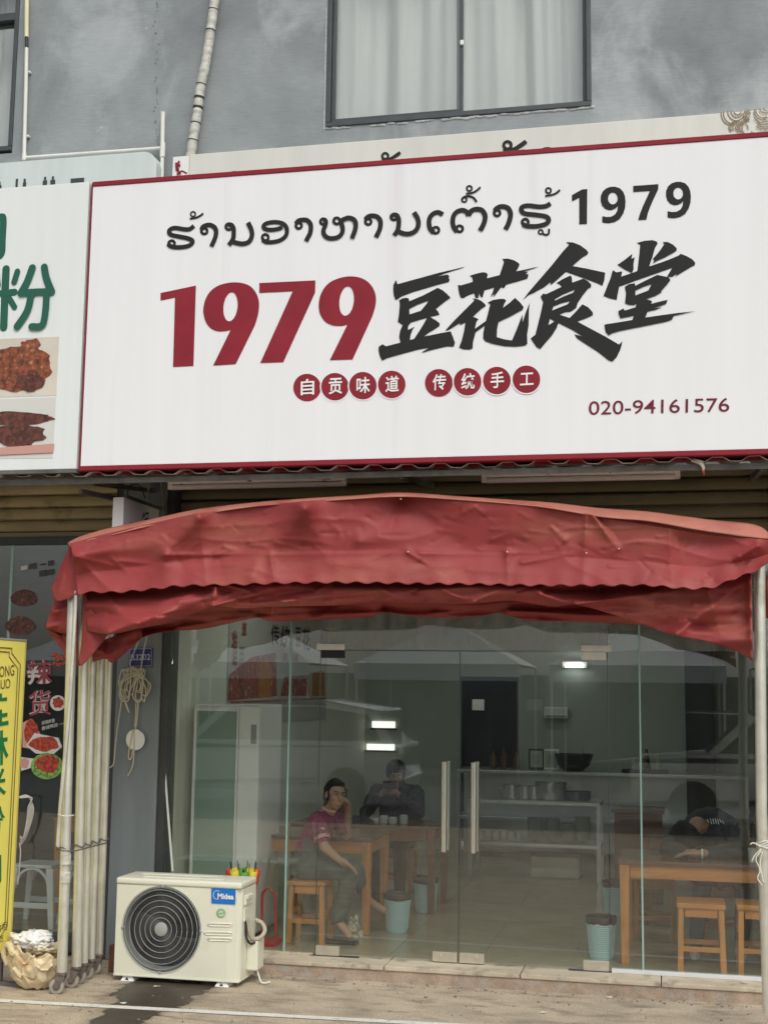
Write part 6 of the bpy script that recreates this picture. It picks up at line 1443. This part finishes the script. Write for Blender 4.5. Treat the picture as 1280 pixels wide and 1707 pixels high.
blob_mesh('hooded_top', [('e', chs+V((0, .02, 0)), V((.20, .15, .15))), ('c', chs, hips, .165, .17), ('c', sA, eA, .08, .062), ('c', eA, eA.lerp(wA, .7), .062, .048), ('c', sB, eB, .08, .062), ('c', eB, eB.lerp(wB, .72), .062, .046), ('c', sA, sB, .08, .08), ('e', nks+V((.06, .08, .05)), V((.11, .09, .07)))], .012, 'navy', ms_, 4, .010)
MB().tube([wB+V((.018, .028*math.cos(t), .028*math.sin(t))) for t in [2*math.pi*k/14 for k in range(15)]], .007, 6).build('wristband', 'paper', ms_, smooth='all')
q = P(1185, 1372, .8)
g = MB(); random.seed(9)
for k in range(7): g.tube([P(1178+k*4.2+random.uniform(-1, 1), 1366+random.uniform(-2, 2), .78), P(1181+k*4.2, 1373+random.uniform(-2, 3), .775)], .003, 5)
g.build('back_print', 'paper', ms_)
blob_mesh('trousers', [('e', hips, V((.19, .17, .13))), ('c', hips+V((-.09, 0, 0)), hips+V((-.13, -.45, -.04)), .10, .075), ('c', hips+V((.10, 0, 0)), hips+V((.15, -.45, -.04)), .10, .075)], .014, 'navy', ms_, 3)
blob_mesh('jeans_leg', [('c', hips+V((-.13, -.45, -.06)), V((1.50, .66, FZ+.10)), .07, .05)], .012, 'jean', ms_, 2); blob_mesh('jeans_leg', [('c', hips+V((.15, -.45, -.06)), V((1.80, .72, FZ+.10)), .07, .05)], .012, 'jean', ms_, 2)
for x, y in ((1.50, .62), (1.80, .66)): blob_mesh('shoe', [('c', (x, y+.08, FZ+.045), (x-.01, y-.10, FZ+.036), .043, .034)], .01, 'paper', ms_, 2)
stool((1.70, 1.24, FZ), .30, .42, 'wooden stool under the sleeping man')

# ================================================================== the other side of the street (seen only as reflections in the glass)
def far_tent(x, y, wdt, h, label):
    t = thing('market_canopy', (x, y, 0), label, 'canopy', 'white canopies across the street')
    MB().add([V((x-wdt/2, y-wdt/2, h)), V((x+wdt/2, y-wdt/2, h)), V((x+wdt/2, y+wdt/2, h)), V((x-wdt/2, y+wdt/2, h)), V((x, y, h+1.0))], [(0, 1, 4), (1, 2, 4), (2, 3, 4), (3, 0, 4)]).build('roof', 'canvas', t, thick=.01)
    g = MB().box(x-wdt/2, y+wdt/2, h-.35, x+wdt/2, y+wdt/2+.02, h); g.build('valance', 'canvas', t)
    for sx in (-1, 1):
        for sy in (-1, 1): MB().cyl((x+sx*(wdt/2-.05), y+sy*(wdt/2-.05), 0), (x+sx*(wdt/2-.05), y+sy*(wdt/2-.05), h), .03, n=8).build('pole', 'galv', t)
for x in (-12, -8.2, -3.6, .6, 4.8): far_tent(x, -21, 3.6, 2.45, 'white peaked canopy standing across the street')
tag(MB().box(-60, -60, .0005, 60, -9.6, .004).build('added_road', mat('asphalt', (.055, .055, .056), .85, var=.15, scale=2)), kind='structure')  # dark strip added to cut the bright ground reflected in the glass
tag(MB().box(-30, -24.2, 0, 25, -24, 2.3).build('added_backdrop', mat('backdropdark', (.05, .055, .05), .9, var=.4, scale=.7)), 'dark wall added behind the white canopies to darken the glass reflections', 'wall')  # added out of view so the shop glass reflects something dark
def car(x, y, label):
    t = thing('parked_car', (x, y, 0), label, 'car')
    prof = [(-2.2, .35), (-2.25, .75), (-2.1, .95), (-1.2, 1.05), (-.55, 1.62), (.9, 1.68), (1.9, 1.55), (2.2, 1.0), (2.25, .5), (2.15, .3)]
    MB().sheet([[V((x+a, y-.85, z)) for a, z in prof]], (0, 1.7, 0)).build('body', 'carwhite', t, .04, True)
    win_ = [(-1.05, 1.06), (-.5, 1.55), (.9, 1.60), (1.75, 1.48), (1.95, 1.08)]
    MB().sheet([[V((x+a, y+.852, z)) for a, z in win_]], (0, .004, 0)).build('side_window', 'carglass', t)
    for wx_ in (-1.4, 1.4):
        wh = MB(); wh.lathe([(0, .0), (.2, .0), (.22, -.01), (.33, -.01), (.34, .0), (.34, .2), (0, .2)], (x+wx_, y+.66, .34), 24, 'y'); wh.build('wheel', 'rubber', t, smooth=True)
    for a, z in ((-2.2, .78), (2.18, .95)): MB().box(x+a-.03, y+.5, z-.06, x+a+.05, y+.83, z+.06).build('light', 'paper', t, .01)
car(3.0, -11.0, 'white car parked on the pavement facing the shop'); car(-5.0, -12.2, 'white car parked before the market canopies')

# grit, pebbles and scraps along the step
random.seed(21); g = MB()
for i in range(420):
    x = random.uniform(-2.9, 2.3); y = -random.choice([random.uniform(.2, .32), random.uniform(.2, 1.9)]); r = random.choice([.003, .004, .005, .008])
    g.sphere((x, y, r*.5), (r*random.uniform(.8, 1.6), r, r*.7), 6, 4)
tag(g.build('grit', mat('grit', (.22, .19, .15), .9, var=.6, scale=30), None), 'scattered grit and small stones on the pavement', 'grit', kind='stuff')
for k, (x, y) in enumerate(((205, 1672), (905, 1688), (1015, 1662))):
    q = G(x, y, .004); a_ = k*1.3
    tag(MB().sheet([[q+V((.02*math.cos(a_+t)*(1+.4*math.sin(3*t)), .014*math.sin(a_+t), .002*math.sin(2*t))) for t in [2*math.pi*i/9 for i in range(9)]]], (0, 0, .002)).build('litter_scrap', 'paper'),
        ['pale scrap on the pavement beside the wet stain', 'pale scrap lying on the bare pavement before the doors', 'small pale scrap at the foot of the step'][k], 'litter')
# chopstick holders and bottles
def holder(x, y, z, label, n_=7, m_='brown'):
    t = thing('chopstick_holder', (x, y, z), label, 'holder')
    MB().lathe([(0, .001), (.036, .001), (.040, .12), (.036, .12), (.032, .01), (0, .01)], (x, y, z), 18).build('cup', 'brown' if m_ == 'brown' else 'bowl', t, smooth=True)
    for k in range(n_):
        a = 2*math.pi*k/n_; MB().cyl((x+.015*math.cos(a), y+.015*math.sin(a), z+.03), (x+.05*math.cos(a), y+.05*math.sin(a), z+.25), .004, n=6).build('chopstick', m_, t)
holder(-1.62, 1.1, FZ+.681, 'red cup of dark chopsticks on the table of the woman')
holder(-1.35, 2.2, FZ+.671, 'red cup of dark chopsticks on the second table')
holder(1.95, .75, FZ+.661, 'pale cup of chopsticks on the table of the sleeping man', 6, 'wood')
random.seed(4)
for k, x in enumerate((-.55, -.44, -.30, .95, 1.08, 1.2)):
    hh = random.uniform(.16, .26); mm = random.choice(['brown', 'black', 'bowlgreen', 'rust'])
    tag(MB().lathe([(0, 0), (.035, 0), (.036, hh*.6), (.014, hh*.8), (.014, hh), (0, hh)], (x, 5.75, 1.031), 14).build('sauce_bottle', mm, None, smooth=True), 'sauce bottle standing on the long back counter', 'bottle', 'bottles on the back counter')
